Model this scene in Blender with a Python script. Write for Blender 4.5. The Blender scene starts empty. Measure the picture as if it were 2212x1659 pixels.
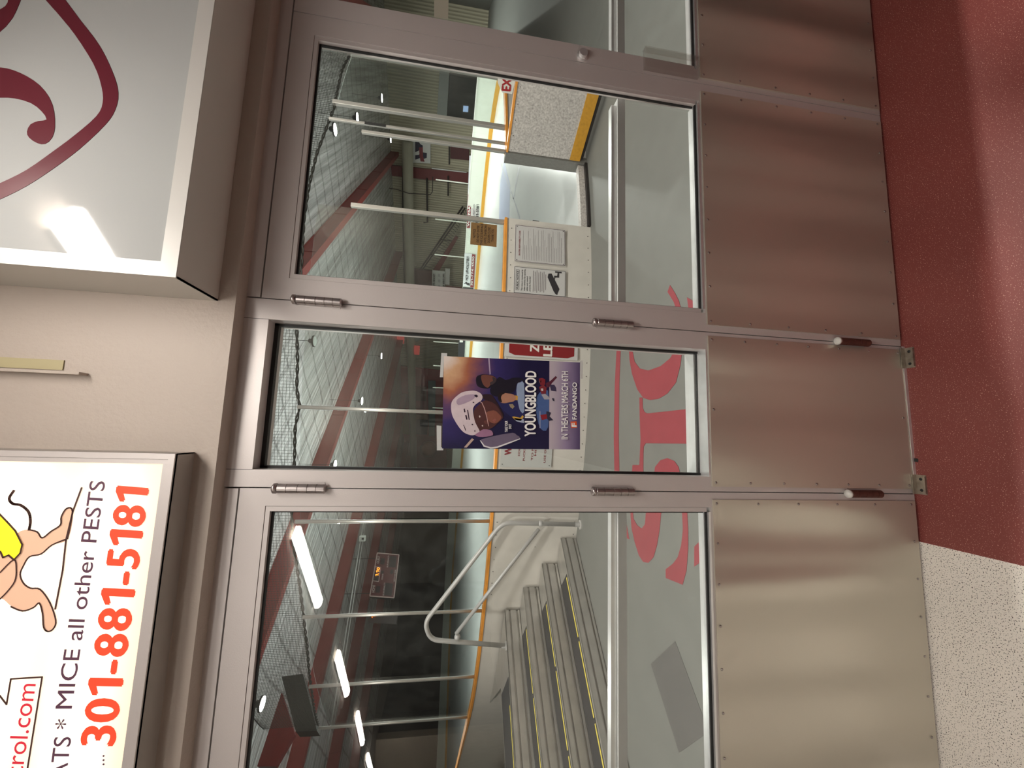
import bpy, bmesh, math, random
from mathutils import Vector, Matrix
random.seed(7)
C = bpy.context.scene.collection
S = math.sqrt(.5)

# ------------------------------------------------------------------ camera
F_PX, YAW, PITCH, ROLL, CD, CH = 858.6, .1243, .1513, -.0503, 1.1683, 1.5948
CAM = Vector((0, -CD, CH))
_f = Vector((math.sin(YAW)*math.cos(PITCH), math.cos(YAW)*math.cos(PITCH), -math.sin(PITCH)))
_r = Vector((math.cos(YAW), -math.sin(YAW), 0)); _d = _f.cross(_r)
RT = _r*math.cos(ROLL)+_d*math.sin(ROLL)          # towards the right of the place
DN = -_r*math.sin(ROLL)+_d*math.cos(ROLL)         # towards the floor
cd = bpy.data.cameras.new('camera'); cam = bpy.data.objects.new('camera', cd); C.objects.link(cam)
cd.sensor_fit = 'HORIZONTAL'; cd.sensor_width = 36; cd.lens = 36*F_PX/2212; cd.clip_end = 300; cd.clip_start = .02
X = DN; Y = RT; Z = -_f                            # the phone was held on its side: picture right is down
cam.matrix_world = Matrix(((X.x, Y.x, Z.x, CAM.x), (X.y, Y.y, Z.y, CAM.y), (X.z, Y.z, Z.z, CAM.z), (0, 0, 0, 1)))
bpy.context.scene.camera = cam
sc = bpy.context.scene
sc.view_settings.view_transform = 'Standard'; sc.view_settings.look = 'None'
sc.view_settings.gamma = 1; sc.view_settings.use_curve_mapping = False
sc.view_settings.exposure = 0.0
w = bpy.data.worlds.new('world'); sc.world = w; w.use_nodes = True
w.node_tree.nodes['Background'].inputs[0].default_value = (.5, .52, .5, 1)
w.node_tree.nodes['Background'].inputs[1].default_value = .01
HALL_EMIT = 48.0
RINK_W = 570.0
LOBBY_FILL_W = 125.0

def ray(p):
    return (_f*F_PX+RT*(829.5-p[1])+DN*(p[0]-1106))/F_PX
def at(p, pl):
    """picture point -> point of the plane pl=(nx,ny,nz,c)"""
    n = Vector(pl[:3]); d = ray(p); return CAM+d*((pl[3]-n.dot(CAM))/n.dot(d))
def PY(v): return (0, 1, 0, v)
def PZ(v): return (0, 0, 1, v)
def PU(v): return (S, S, 0, v)
def PW(v): return (-S, S, 0, v)
def uw(u, ww, z=0): return Vector(((u-ww)*S, (u+ww)*S, z))

# ------------------------------------------------------------------ materials
M = {}
def mat(name, col, rough=.5, metal=0, noise=0, scale=8, bump=0, bscale=40, emit=0, spec=.5, stretch=None, col2=None):
    if name in M: return M[name]
    m = bpy.data.materials.new(name); m.use_nodes = True; nt = m.node_tree; b = nt.nodes['Principled BSDF']
    b.inputs['Base Color'].default_value = (*col, 1); b.inputs['Roughness'].default_value = rough
    b.inputs['Metallic'].default_value = metal; b.inputs['Specular IOR Level'].default_value = spec
    tc = nt.nodes.new('ShaderNodeTexCoord'); mp = nt.nodes.new('ShaderNodeMapping')
    nt.links.new(tc.outputs['Object'], mp.inputs[0])
    if stretch: mp.inputs['Scale'].default_value = stretch
    n = nt.nodes.new('ShaderNodeTexNoise'); n.inputs['Scale'].default_value = scale; n.inputs['Detail'].default_value = 5
    nt.links.new(mp.outputs[0], n.inputs['Vector'])
    r = nt.nodes.new('ShaderNodeMix'); r.data_type = 'RGBA'
    k = noise
    r.inputs[6].default_value = (*[c*(1-k) for c in col], 1)
    r.inputs[7].default_value = (*(col2 or [min(1, c*(1+k)) for c in col]), 1)
    nt.links.new(n.outputs['Fac'], r.inputs[0])
    if noise or col2: nt.links.new(r.outputs[2], b.inputs['Base Color'])
    if bump:
        n2 = nt.nodes.new('ShaderNodeTexNoise'); n2.inputs['Scale'].default_value = bscale; n2.inputs['Detail'].default_value = 4
        nt.links.new(mp.outputs[0], n2.inputs['Vector'])
        bp = nt.nodes.new('ShaderNodeBump'); bp.inputs['Strength'].default_value = bump; bp.inputs['Distance'].default_value = .02
        nt.links.new(n2.outputs['Fac'], bp.inputs['Height']); nt.links.new(bp.outputs[0], b.inputs['Normal'])
    if emit:
        b.inputs['Emission Color'].default_value = (*col, 1); b.inputs['Emission Strength'].default_value = emit
    M[name] = m; return m

def speckle(name, base, dots, scale, lo, hi, rough, split=None):
    """chips in a poured floor; split = (base2, dots2, lo2, hi2) right of X=-.32"""
    m = bpy.data.materials.new(name); m.use_nodes = True; nt = m.node_tree; N = nt.nodes; L = nt.links; b = N['Principled BSDF']
    b.inputs['Roughness'].default_value = rough
    tc = N.new('ShaderNodeTexCoord')
    def chips(sc_, lo, hi, a, c):
        nz = N.new('ShaderNodeTexNoise'); nz.inputs['Scale'].default_value = sc_; nz.inputs['Detail'].default_value = 1.5
        L.new(tc.outputs['Object'], nz.inputs['Vector'])
        mr = N.new('ShaderNodeMapRange'); mr.inputs[1].default_value = lo; mr.inputs[2].default_value = hi
        L.new(nz.outputs['Fac'], mr.inputs[0])
        nb = N.new('ShaderNodeTexNoise'); nb.inputs['Scale'].default_value = 3; L.new(tc.outputs['Object'], nb.inputs['Vector'])
        mx0 = N.new('ShaderNodeMix'); mx0.data_type = 'RGBA'; mx0.inputs[6].default_value = (*[q*.88 for q in a], 1); mx0.inputs[7].default_value = (*[q*1.1 for q in a], 1)
        L.new(nb.outputs['Fac'], mx0.inputs[0])
        mx = N.new('ShaderNodeMix'); mx.data_type = 'RGBA'
        L.new(mx0.outputs[2], mx.inputs[6]); mx.inputs[7].default_value = (*c, 1)
        L.new(mr.outputs[0], mx.inputs[0]); return mx
    a = chips(scale, lo, hi, base, dots)
    out = a
    if split:
        bb = chips(split[4], split[2], split[3], split[0], split[1])
        sp = N.new('ShaderNodeSeparateXYZ'); L.new(tc.outputs['Object'], sp.inputs[0])
        gt = N.new('ShaderNodeMath'); gt.operation = 'GREATER_THAN'; gt.inputs[1].default_value = -.322
        L.new(sp.outputs[0], gt.inputs[0])
        mx = N.new('ShaderNodeMix'); mx.data_type = 'RGBA'; L.new(gt.outputs[0], mx.inputs[0])
        L.new(a.outputs[2], mx.inputs[6]); L.new(bb.outputs[2], mx.inputs[7]); out = mx
    L.new(out.outputs[2], b.inputs['Base Color'])
    return m

def steel(name, col, rough, wav):
    m = bpy.data.materials.new(name); m.use_nodes = True; nt = m.node_tree; b = nt.nodes['Principled BSDF']
    b.inputs['Base Color'].default_value = (*col, 1); b.inputs['Metallic'].default_value = .6; b.inputs['Roughness'].default_value = rough
    tc = nt.nodes.new('ShaderNodeTexCoord'); mp = nt.nodes.new('ShaderNodeMapping'); mp.inputs['Scale'].default_value = (3.2, 1, .22)
    n = nt.nodes.new('ShaderNodeTexNoise'); n.inputs['Scale'].default_value = 1.7; n.inputs['Detail'].default_value = 0
    nt.links.new(tc.outputs['Object'], mp.inputs[0]); nt.links.new(mp.outputs[0], n.inputs['Vector'])
    bp = nt.nodes.new('ShaderNodeBump'); bp.inputs['Strength'].default_value = wav; bp.inputs['Distance'].default_value = .09
    nt.links.new(n.outputs['Fac'], bp.inputs['Height']); nt.links.new(bp.outputs[0], b.inputs['Normal'])
    g = nt.nodes.new('ShaderNodeTexNoise'); g.inputs['Scale'].default_value = 900; nt.links.new(tc.outputs['Object'], g.inputs['Vector'])
    mr = nt.nodes.new('ShaderNodeMapRange'); mr.inputs[3].default_value = rough*.85; mr.inputs[4].default_value = rough*1.2
    nt.links.new(g.outputs['Fac'], mr.inputs[0]); nt.links.new(mr.outputs[0], b.inputs['Roughness'])
    return m

def glass(name, tint, refl=1.0, dirt=0.0, rough=0.0):
    """clear sheet: passes light straight through, mirrors by Fresnel, a little dust"""
    m = bpy.data.materials.new(name); m.use_nodes = True; nt = m.node_tree; N = nt.nodes; L = nt.links
    N.remove(N['Principled BSDF']); o = N['Material Output']
    t = N.new('ShaderNodeBsdfTransparent'); t.inputs[0].default_value = (*tint, 1)
    g = N.new('ShaderNodeBsdfGlossy'); g.inputs['Roughness'].default_value = rough; g.inputs[0].default_value = (refl, refl, refl, 1)
    lw = N.new('ShaderNodeLayerWeight'); lw.inputs[0].default_value = .5      # Schlick curve, same on both faces of the sheet
    pw = N.new('ShaderNodeMath'); pw.operation = 'POWER'; pw.inputs[1].default_value = 4.5; L.new(lw.outputs['Facing'], pw.inputs[0])
    fr = N.new('ShaderNodeMath'); fr.operation = 'MULTIPLY_ADD'; fr.inputs[1].default_value = .9; fr.inputs[2].default_value = .04; L.new(pw.outputs[0], fr.inputs[0])
    mx = N.new('ShaderNodeMixShader'); L.new(fr.outputs[0], mx.inputs[0]); L.new(t.outputs[0], mx.inputs[1]); L.new(g.outputs[0], mx.inputs[2])
    last = mx
    if dirt:
        d = N.new('ShaderNodeBsdfDiffuse'); d.inputs[0].default_value = (.6, .62, .6, 1)
        tc = N.new('ShaderNodeTexCoord'); n = N.new('ShaderNodeTexNoise'); n.inputs['Scale'].default_value = 5; n.inputs['Detail'].default_value = 6
        L.new(tc.outputs['Object'], n.inputs['Vector'])
        mr = N.new('ShaderNodeMapRange'); mr.inputs[1].default_value = .4; mr.inputs[2].default_value = .75; mr.inputs[3].default_value = dirt*.3; mr.inputs[4].default_value = dirt*1.6
        L.new(n.outputs['Fac'], mr.inputs[0])
        m2 = N.new('ShaderNodeMixShader'); L.new(mr.outputs[0], m2.inputs[0]); L.new(mx.outputs[0], m2.inputs[1]); L.new(d.outputs[0], m2.inputs[2]); last = m2
    L.new(last.outputs[0], o.inputs[0]); return m

alu = mat('satin_aluminium', (.56, .52, .505), .42, .25, .05, 4, .03, 300)
alu_b = mat('bright_aluminium', (.78, .78, .78), .3, .7, .12, 25)
alu_r = mat('bench_aluminium', (.50, .49, .46), .38, .75, .25, 9, stretch=(1, 1, 1))
pvc = mat('grey_painted_steel', (.46, .46, .455), .45, .2, .08, 12)
black = mat('black_rubber', (.008, .008, .008), .6)
dark = mat('dark_metal', (.03, .03, .03), .5, .4)
chrome = mat('hinge_steel', (.42, .38, .37), .35, .9, .25, 60)
rust = mat('rusty_steel', (.11, .035, .025), .7, .3, .5, 60)
white = mat('white_paint', (.75, .74, .7), .5, 0, .05)
wallp = mat('beige_wall_paint', (.43, .37, .32), .55, 0, .05, 2.5, .12, 90)
redp = mat('red_paint', (.15, .012, .012), .45, 0, .2, 5)
redd = mat('dark_red_panel', (.09, .02, .022), .6, 0, .3, 4)
board = mat('dasher_board_white', (.62, .60, .56), .45, 0, .12, 6)
scuff = mat('scuffed_board', (.55, .53, .51), .5, 0, .75, 48, stretch=(1, 1, 1))
orange = mat('orange_cap', (.80, .33, .05), .4, 0, .25, 10)
yellow = mat('yellow_kick', (.62, .32, .03), .5, 0, .3, 30)
grey = mat('grey_jamb', (.20, .20, .185), .6, 0, .3, 30)
steelp = steel('brushed_stainless', (.60, .565, .48), .34, 1.0)
pane = glass('door_glass', (.91, .92, .905), 1.0, .012)
rinkglass = glass('rink_glass', (.90, .92, .905), .8, .016)
hallfloor = speckle('hall_floor', (.95, .90, .83), (.06, .05, .04), 300, .605, .64, .45,
                    ((.235, .052, .045), (.75, .42, .34), .63, .72, 330))
rubber = mat('grey_rubber_floor', (.165, .172, .16), .55, 0, .12, 5, .05, 200)

# ------------------------------------------------------------------ mesh helpers
def new(name, bm, m, parent=None, smooth=False):
    me = bpy.data.meshes.new(name); bmesh.ops.recalc_face_normals(bm, faces=bm.faces[:]); bm.to_mesh(me); bm.free()
    if smooth:
        for p in me.polygons: p.use_smooth = True
    for mm in (m if isinstance(m, (list, tuple)) else [m]): me.materials.append(mm)
    o = bpy.data.objects.new(name, me); C.objects.link(o)
    if parent: o.parent = parent
    return o
def tag(o, label=None, cat=None, group=None, kind=None):
    if label: o['label'] = label
    if cat: o['category'] = cat
    if group: o['group'] = group
    if kind: o['kind'] = kind
    return o
def empty(name, loc, label=None, cat=None, group=None, kind=None):
    o = bpy.data.objects.new(name, None); C.objects.link(o); o.location = loc; o.empty_display_size = .1
    return tag(o, label, cat, group, kind)
def keep(o, parent):
    """parent o (whose mesh is in world coordinates) without moving it"""
    o.parent = parent; o.matrix_parent_inverse = Matrix.Translation(-Vector(parent.location)); return o
def box(bm, a, b, mi=0):
    x0, y0, z0 = [min(a[i], b[i]) for i in range(3)]; x1, y1, z1 = [max(a[i], b[i]) for i in range(3)]
    v = [bm.verts.new(p) for p in ((x0, y0, z0), (x1, y0, z0), (x1, y1, z0), (x0, y1, z0), (x0, y0, z1), (x1, y0, z1), (x1, y1, z1), (x0, y1, z1))]
    for f in ((0, 1, 2, 3), (4, 5, 6, 7), (0, 1, 5, 4), (1, 2, 6, 5), (2, 3, 7, 6), (3, 0, 4, 7)):
        bm.faces.new([v[i] for i in f]).material_index = mi
def obox(bm, o, ax, ay, az, mi=0):
    """box from corner o along three edge vectors"""
    o, ax, ay, az = map(Vector, (o, ax, ay, az))
    v = [bm.verts.new(p) for p in (o, o+ax, o+ax+ay, o+ay, o+az, o+ax+az, o+ax+ay+az, o+ay+az)]
    for f in ((0, 1, 2, 3), (4, 5, 6, 7), (0, 1, 5, 4), (1, 2, 6, 5), (2, 3, 7, 6), (3, 0, 4, 7)):
        bm.faces.new([v[i] for i in f]).material_index = mi
def boxes(name, L, m, parent=None, bevel=0):
    bm = bmesh.new()
    for a, b in L: box(bm, a, b)
    if bevel: bmesh.ops.bevel(bm, geom=bm.edges[:], offset=bevel, segments=1, affect='EDGES')
    return new(name, bm, m, parent)
def tube(bm, pts, r, n=10, closed=False, caps=True):
    pts = [Vector(p) for p in pts]; rings = []; k = len(pts); prev = None
    for i, p in enumerate(pts):
        if closed: t = (pts[(i+1) % k]-pts[i-1]).normalized()
        else: t = (pts[min(i+1, k-1)]-pts[max(i-1, 0)]).normalized()
        if prev is None: a = t.cross(Vector((0, 0, 1))) if abs(t.z) < .9 else t.cross(Vector((1, 0, 0)))
        else: a = prev-t*prev.dot(t)
        a.normalize(); prev = a; b = t.cross(a)
        rr = r[i] if isinstance(r, (list, tuple)) else r
        rings.append([bm.verts.new(p+(a*math.cos(2*math.pi*j/n)+b*math.sin(2*math.pi*j/n))*rr) for j in range(n)])
    for i in range(k if closed else k-1):
        A, B = rings[i], rings[(i+1) % k]
        for j in range(n): bm.faces.new((A[j], A[(j+1) % n], B[(j+1) % n], B[j]))
    if caps and not closed: bm.faces.new(rings[0]); bm.faces.new(rings[-1])
def tubeo(name, pts, r, m, parent=None, n=10, **k):
    bm = bmesh.new(); tube(bm, pts, r, n, **k); return new(name, bm, m, parent, True)
def fillet(pts, r, n=6):
    pts = [Vector(p) for p in pts]; out = [pts[0]]
    for i in range(1, len(pts)-1):
        p = pts[i]; a = (pts[i-1]-p); b = (pts[i+1]-p); d = min(r, a.length*.45, b.length*.45)
        A = p+a.normalized()*d; B = p+b.normalized()*d
        for j in range(n+1):
            t = j/n; out.append(A*(1-t)**2+p*2*t*(1-t)+B*t*t)
    out.append(pts[-1]); return out
def slab(bm, pts, nrm, th, mi=0):
    """a flat outline (3-D points) given thickness th along nrm"""
    nrm = Vector(nrm).normalized()*th
    a = [bm.verts.new(p) for p in pts]; b = [bm.verts.new(Vector(p)+nrm) for p in pts]
    e = [bm.edges.new((a[i], a[(i+1) % len(a)])) for i in range(len(a))]
    f1 = bmesh.ops.triangle_fill(bm, edges=e, use_beauty=True)['geom']
    e2 = [bm.edges.new((b[i], b[(i+1) % len(b)])) for i in range(len(b))]
    f2 = bmesh.ops.triangle_fill(bm, edges=e2, use_beauty=True)['geom']
    fs = [g for g in f1+f2 if isinstance(g, bmesh.types.BMFace)]
    for i in range(len(a)):
        fs.append(bm.faces.new((a[i], a[(i+1) % len(a)], b[(i+1) % len(b)], b[i])))
    for f in fs: f.material_index = mi
def smooth_loop(pts, n=3):
    """Catmull-Rom through a closed outline"""
    k = len(pts); out = []
    for i in range(k):
        p0, p1, p2, p3 = [Vector((*pts[(i+j-1) % k], 0)) for j in range(4)]
        for j in range(n):
            t = j/n
            q = .5*((2*p1)+(p2-p0)*t+(2*p0-5*p1+4*p2-p3)*t*t+(3*p1-p0-3*p2+p3)*t**3)
            out.append((q.x, q.y))
    return out
def shape(name, px, pl, m, parent=None, th=.002, towards=None, smooth=0, off=0):
    """outline in picture points laid on plane pl"""
    if smooth: px = smooth_loop(px, smooth)
    n = Vector(pl[:3]); 
    s = -1 if n.dot(CAM) < pl[3] else 1       # side the camera is on
    pts = [at(p, pl)+n*s*off for p in px]
    bm = bmesh.new(); slab(bm, pts, n*s, th); o = new(name, bm, m)
    if parent: keep(o, parent)
    return o
def glyphs(s):
    cu = bpy.data.curves.new('t', 'FONT'); cu.body = s; cu.size = 1; cu.resolution_u = 4
    ob = bpy.data.objects.new('t', cu); C.objects.link(ob)
    dg = bpy.context.evaluated_depsgraph_get(); dg.update()
    me = bpy.data.meshes.new_from_object(ob.evaluated_get(dg)); bpy.data.objects.remove(ob); bpy.data.curves.remove(cu)
    return me
def text_mesh(s, bold):
    """flat lettering; figures are set one by one so that the 1 gets its flag"""
    bm = bmesh.new()
    if all(c in '0123456789-:' for c in s):
        x = 0
        for c in s:
            if c == '1':
                vs = [bm.verts.new((x+a, b, 0)) for a, b in ((0, .50), (0, .60), (.19, .70), (.30, .70), (.30, 0), (.19, 0), (.19, .57))]
                bm.faces.new((vs[3], vs[6], vs[5], vs[4])); bm.faces.new((vs[0], vs[6], vs[3], vs[2], vs[1])); x += .30+.15
            else:
                me = glyphs(c); x0 = min(v.co.x for v in me.vertices); x1 = max(v.co.x for v in me.vertices)
                for v in me.vertices: v.co.x += x-x0
                bm.from_mesh(me); x += x1-x0+.13; bpy.data.meshes.remove(me)
    else:
        me = glyphs(s); bm.from_mesh(me); bpy.data.meshes.remove(me)
    if bold > 0:
        base = bm.faces[:]
        for k, (dx, dy) in enumerate(((bold, 0), (-bold, 0), (0, bold*.6), (0, -bold*.6))):
            g = bmesh.ops.duplicate(bm, geom=base)['geom']
            for v in g:
                if isinstance(v, bmesh.types.BMVert): v.co.x += dx; v.co.y += dy; v.co.z = k+1
    me = bpy.data.meshes.new('lettering'); bm.to_mesh(me); bm.free(); return me
def text3(name, s, A, B, T, m, parent=None, bold=0.0, cap=None, lift=None):
    """A baseline start, B baseline end, T top of a capital above A, all in the place"""
    A, B, T = map(Vector, (A, B, T))
    me = text_mesh(s, bold); xs = [v.co.x for v in me.vertices]; ys = [v.co.y for v in me.vertices]
    x0, x1 = min(xs), max(xs); y0 = 0; y1 = cap or max(ys)
    ex = (B-A)/(x1-x0); ey = (T-A)/(y1-y0); n = ex.cross(ey).normalized()
    if lift is None: lift = .001
    for v in me.vertices: v.co = A+ex*(v.co.x-x0)+ey*(v.co.y-y0)+n*(lift*(1+.09*v.co.z))
    me.materials.clear(); me.materials.append(m); me.name = name
    o = bpy.data.objects.new(name, me); C.objects.link(o)
    if parent: keep(o, parent)
    return o
def text_px(name, s, pa, pb, pt, pl, m, parent=None, bold=0.0, cap=None, lift=.001):
    return text3(name, s, at(pa, pl), at(pb, pl), at(pt, pl), m, parent, bold, cap, lift)

def dup(o, parent=None):
    c = o.copy(); C.objects.link(c)
    if parent: c.parent = parent
    for ch in list(o.children): dup(ch, c)
    return c
def struct(o): o['kind'] = 'structure'; return o

# ================================================================== THE SETTING
# hall (this side of the doors)
struct(boxes('floor', [((-11, -12, -.1), (5, .05, 0))], hallfloor))
struct(boxes('ceiling', [((-11, -12, 2.82), (5, -.05, 3.0))], mat('hall_ceiling', (.42, .38, .34), .8, 0, .1, 3)))
struct(boxes('wall_front', [((-11, -.05, 2.168), (5, .12, 3.1)), ((-11, -.05, 0), (-1.16, .12, 2.168)), ((2.26, -.05, 0), (5, .12, 2.168)), ((-11, .0, 3.1), (8, .12, 9.0))], wallp))
struct(boxes('wall_right', [((4.9, -12, 0), (5.1, -.05, 2.82))], mat('hall_side_wall', (.22, .17, .15), .7, 0, .1, 3)))
struct(boxes('wall_left', [((-11.1, -12, 0), (-10.9, -.05, 2.82))], wallp))
struct(boxes('wall_back', [((-11, -8.8, 0), (-6.69, -8.6, 2.82))], mat('hall_back_wall', (.72, .62, .48), .7, 0, .15, 14)))
struct(boxes('wall_back_recess', [((-6.69, -12, 0), (5, -11.8, 2.82)), ((-6.89, -12, 0), (-6.69, -8.8, 2.82))], mat('hall_dark_wall', (.07, .05, .045), .8, 0, .1, 3)))

# rink hall
struct(boxes('floor_rink', [((-45, .05, -.12), (45, 80, 0))], rubber))
def foil():
    m = bpy.data.materials.new('foil_insulation'); m.use_nodes = True; nt = m.node_tree; N = nt.nodes; L = nt.links; b = N['Principled BSDF']
    b.inputs['Metallic'].default_value = .45; b.inputs['Roughness'].default_value = .24
    tc = N.new('ShaderNodeTexCoord'); mp = N.new('ShaderNodeMapping'); mp.vector_type = 'TEXTURE'
    mp.inputs['Rotation'].default_value = (0, 0, math.pi/4); mp.inputs['Scale'].default_value = (7, .26, 1)
    L.new(tc.outputs['Object'], mp.inputs[0])
    n = N.new('ShaderNodeTexNoise'); n.inputs['Scale'].default_value = 1.1; n.inputs['Detail'].default_value = 5; n.inputs['Roughness'].default_value = .65
    L.new(mp.outputs[0], n.inputs['Vector'])
    bp = N.new('ShaderNodeBump'); bp.inputs['Strength'].default_value = 1; bp.inputs['Distance'].default_value = .22
    L.new(n.outputs['Fac'], bp.inputs['Height']); L.new(bp.outputs[0], b.inputs['Normal'])
    cr = N.new('ShaderNodeMapRange'); cr.inputs[1].default_value = .35; cr.inputs[2].default_value = .65; cr.inputs[3].default_value = .5; cr.inputs[4].default_value = 1.0
    L.new(n.outputs['Fac'], cr.inputs[0])
    wv = N.new('ShaderNodeTexWave'); wv.inputs['Scale'].default_value = .22; wv.inputs['Distortion'].default_value = 1.5; wv.bands_direction = 'X'
    mp2 = N.new('ShaderNodeMapping'); mp2.inputs['Rotation'].default_value = (0, 0, -math.pi/4); L.new(tc.outputs['Object'], mp2.inputs[0]); L.new(mp2.outputs[0], wv.inputs['Vector'])
    sm = N.new('ShaderNodeMapRange'); sm.inputs[1].default_value = .0; sm.inputs[2].default_value = .05; sm.inputs[3].default_value = .6; sm.inputs[4].default_value = 1
    L.new(wv.outputs['Fac'], sm.inputs[0])
    mu = N.new('ShaderNodeMath'); mu.operation = 'MULTIPLY'; L.new(cr.outputs[0], mu.inputs[0]); L.new(sm.outputs[0], mu.inputs[1])
    cb = N.new('ShaderNodeCombineColor'); L.new(mu.outputs[0], cb.inputs[0]); L.new(mu.outputs[0], cb.inputs[1]); L.new(mu.outputs[0], cb.inputs[2])
    L.new(cb.outputs[0], b.inputs['Base Color']); return m
def ribbed(name, col, scale, ang):
    m = bpy.data.materials.new(name); m.use_nodes = True; nt = m.node_tree; N = nt.nodes; L = nt.links; b = N['Principled BSDF']
    b.inputs['Base Color'].default_value = (*col, 1); b.inputs['Roughness'].default_value = .6
    tc = N.new('ShaderNodeTexCoord'); mp = N.new('ShaderNodeMapping'); mp.inputs['Rotation'].default_value = (0, 0, ang)
    wv = N.new('ShaderNodeTexWave'); wv.inputs['Scale'].default_value = scale; wv.bands_direction = 'Y'
    L.new(tc.outputs['Object'], mp.inputs[0]); L.new(mp.outputs[0], wv.inputs['Vector'])
    bp = N.new('ShaderNodeBump'); bp.inputs['Strength'].default_value = .8; bp.inputs['Distance'].default_value = .05
    L.new(wv.outputs['Fac'], bp.inputs['Height']); L.new(bp.outputs[0], b.inputs['Normal'])
    mx = N.new('ShaderNodeMix'); mx.data_type = 'RGBA'; mx.inputs[6].default_value = (*[c*.7 for c in col], 1); mx.inputs[7].default_value = (*col, 1)
    L.new(wv.outputs['Fac'], mx.inputs[0]); L.new(mx.outputs[2], b.inputs['Base Color'])
    return m
siding = ribbed('beige_ribbed_siding', (.60, .55, .40), 1.3, -math.pi/4)
def ubox(bm, u0, w0, z0, u1, w1, z1):
    obox(bm, uw(u0, w0, z0), uw(u1, w0, z0)-uw(u0, w0, z0), uw(u0, w1, z0)-uw(u0, w0, z0), (0, 0, z1-z0))
def uboxo(name, L, m, parent=None):
    bm = bmesh.new()
    for a in L: ubox(bm, *a)
    return new(name, bm, m, parent)
struct(uboxo('ceiling_rink', [(-14, -8, 8.75, 48, 64, 8.95)], foil()))
struct(uboxo('wall_far', [(46, -8, -.1, 46.4, 64, 8.75)], siding))
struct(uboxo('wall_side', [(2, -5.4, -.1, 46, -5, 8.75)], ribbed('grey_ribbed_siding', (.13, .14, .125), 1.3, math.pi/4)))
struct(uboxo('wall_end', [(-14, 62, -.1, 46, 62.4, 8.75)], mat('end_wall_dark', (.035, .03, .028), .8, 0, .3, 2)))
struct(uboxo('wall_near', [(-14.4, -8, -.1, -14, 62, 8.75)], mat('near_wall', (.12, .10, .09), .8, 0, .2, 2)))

# roof girders (I-sections along u)
def girder(wc, n, label):
    bm = bmesh.new()
    ubox(bm, -14, wc-.22, 8.0, 46, wc+.16, 8.05); ubox(bm, -14, wc-.22, 8.70, 46, wc+.16, 8.75)
    ubox(bm, -14, wc-.18, 8.05, 46, wc+.12, 8.70)
    for uu in range(-12, 46, 6): ubox(bm, uu, wc-.21, 8.05, uu+.04, wc-.17, 8.70)
    o = new('roof_girder', bm, mat('girder_red', (.22, .035, .03), .5, 0, .2, 1.2)); tag(o, label, 'beam', 'red roof girders over the rink'); return o
girder(-3.0, 0, 'red roof girder at the right, beyond the open gate')
girder(6.9, 1, 'red roof girder crossing the upper part of the right door glass')
girder(17.1, 2, 'red roof girder seen through the middle pane above the poster')
girder(27.8, 3, 'red roof girder above the scoreboard')
girder(38.2, 4, 'red roof girder next behind the scoreboard')
girder(48.6, 5, 'red roof girder farthest towards the dark end of the rink')

# ================================================================== STOREFRONT
TOPZ = 2.178
fr = empty('trim_1', (0.5, 0, 0), kind='structure')
keep(boxes('header', [((-1.14, 0, 2.1335), (-.1665, .1, TOPZ)), ((.3545, 0, 2.1335), (2.24, .1, TOPZ)), ((-1.14, 0, 0), (-1.082, .1, 2.1335)), ((2.184, 0, 0), (2.24, .1, 2.1335))], alu), fr)
keep(boxes('door_stop', [((-1.08, .06, 0), (-1.06, .1, 2.13)), ((1.255, .055, 2.05), (1.275, .1, 2.12)), ((-1.08, .055, 2.095), (-.17, .1, 2.1335)), ((.355, .055, 2.095), (2.18, .1, 2.1335))], black), fr)

def rivets(parent, x0, x1, z0, z1, nx, nz):
    bm = bmesh.new(); bmesh.ops.create_uvsphere(bm, u_segments=8, v_segments=4, radius=.0042)
    for v in bm.verts: v.co.y *= .45
    me = None; pts = []
    for i in range(nx):
        x = x0+(x1-x0)*i/(nx-1); pts += [(x, z0), (x, z1)]
    for i in range(1, nz-1):
        z = z0+(z1-z0)*i/(nz-1); pts += [(x0, z), (x1, z)]
    for x, z in pts:
        if me is None:
            o = new('rivet', bm, chrome, None, True); me = o.data
        else:
            o = bpy.data.objects.new('rivet', me); C.objects.link(o)
        o.parent = parent; o.matrix_parent_inverse = Matrix.Identity(4); o.location = (x, -.0062, z)

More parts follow.
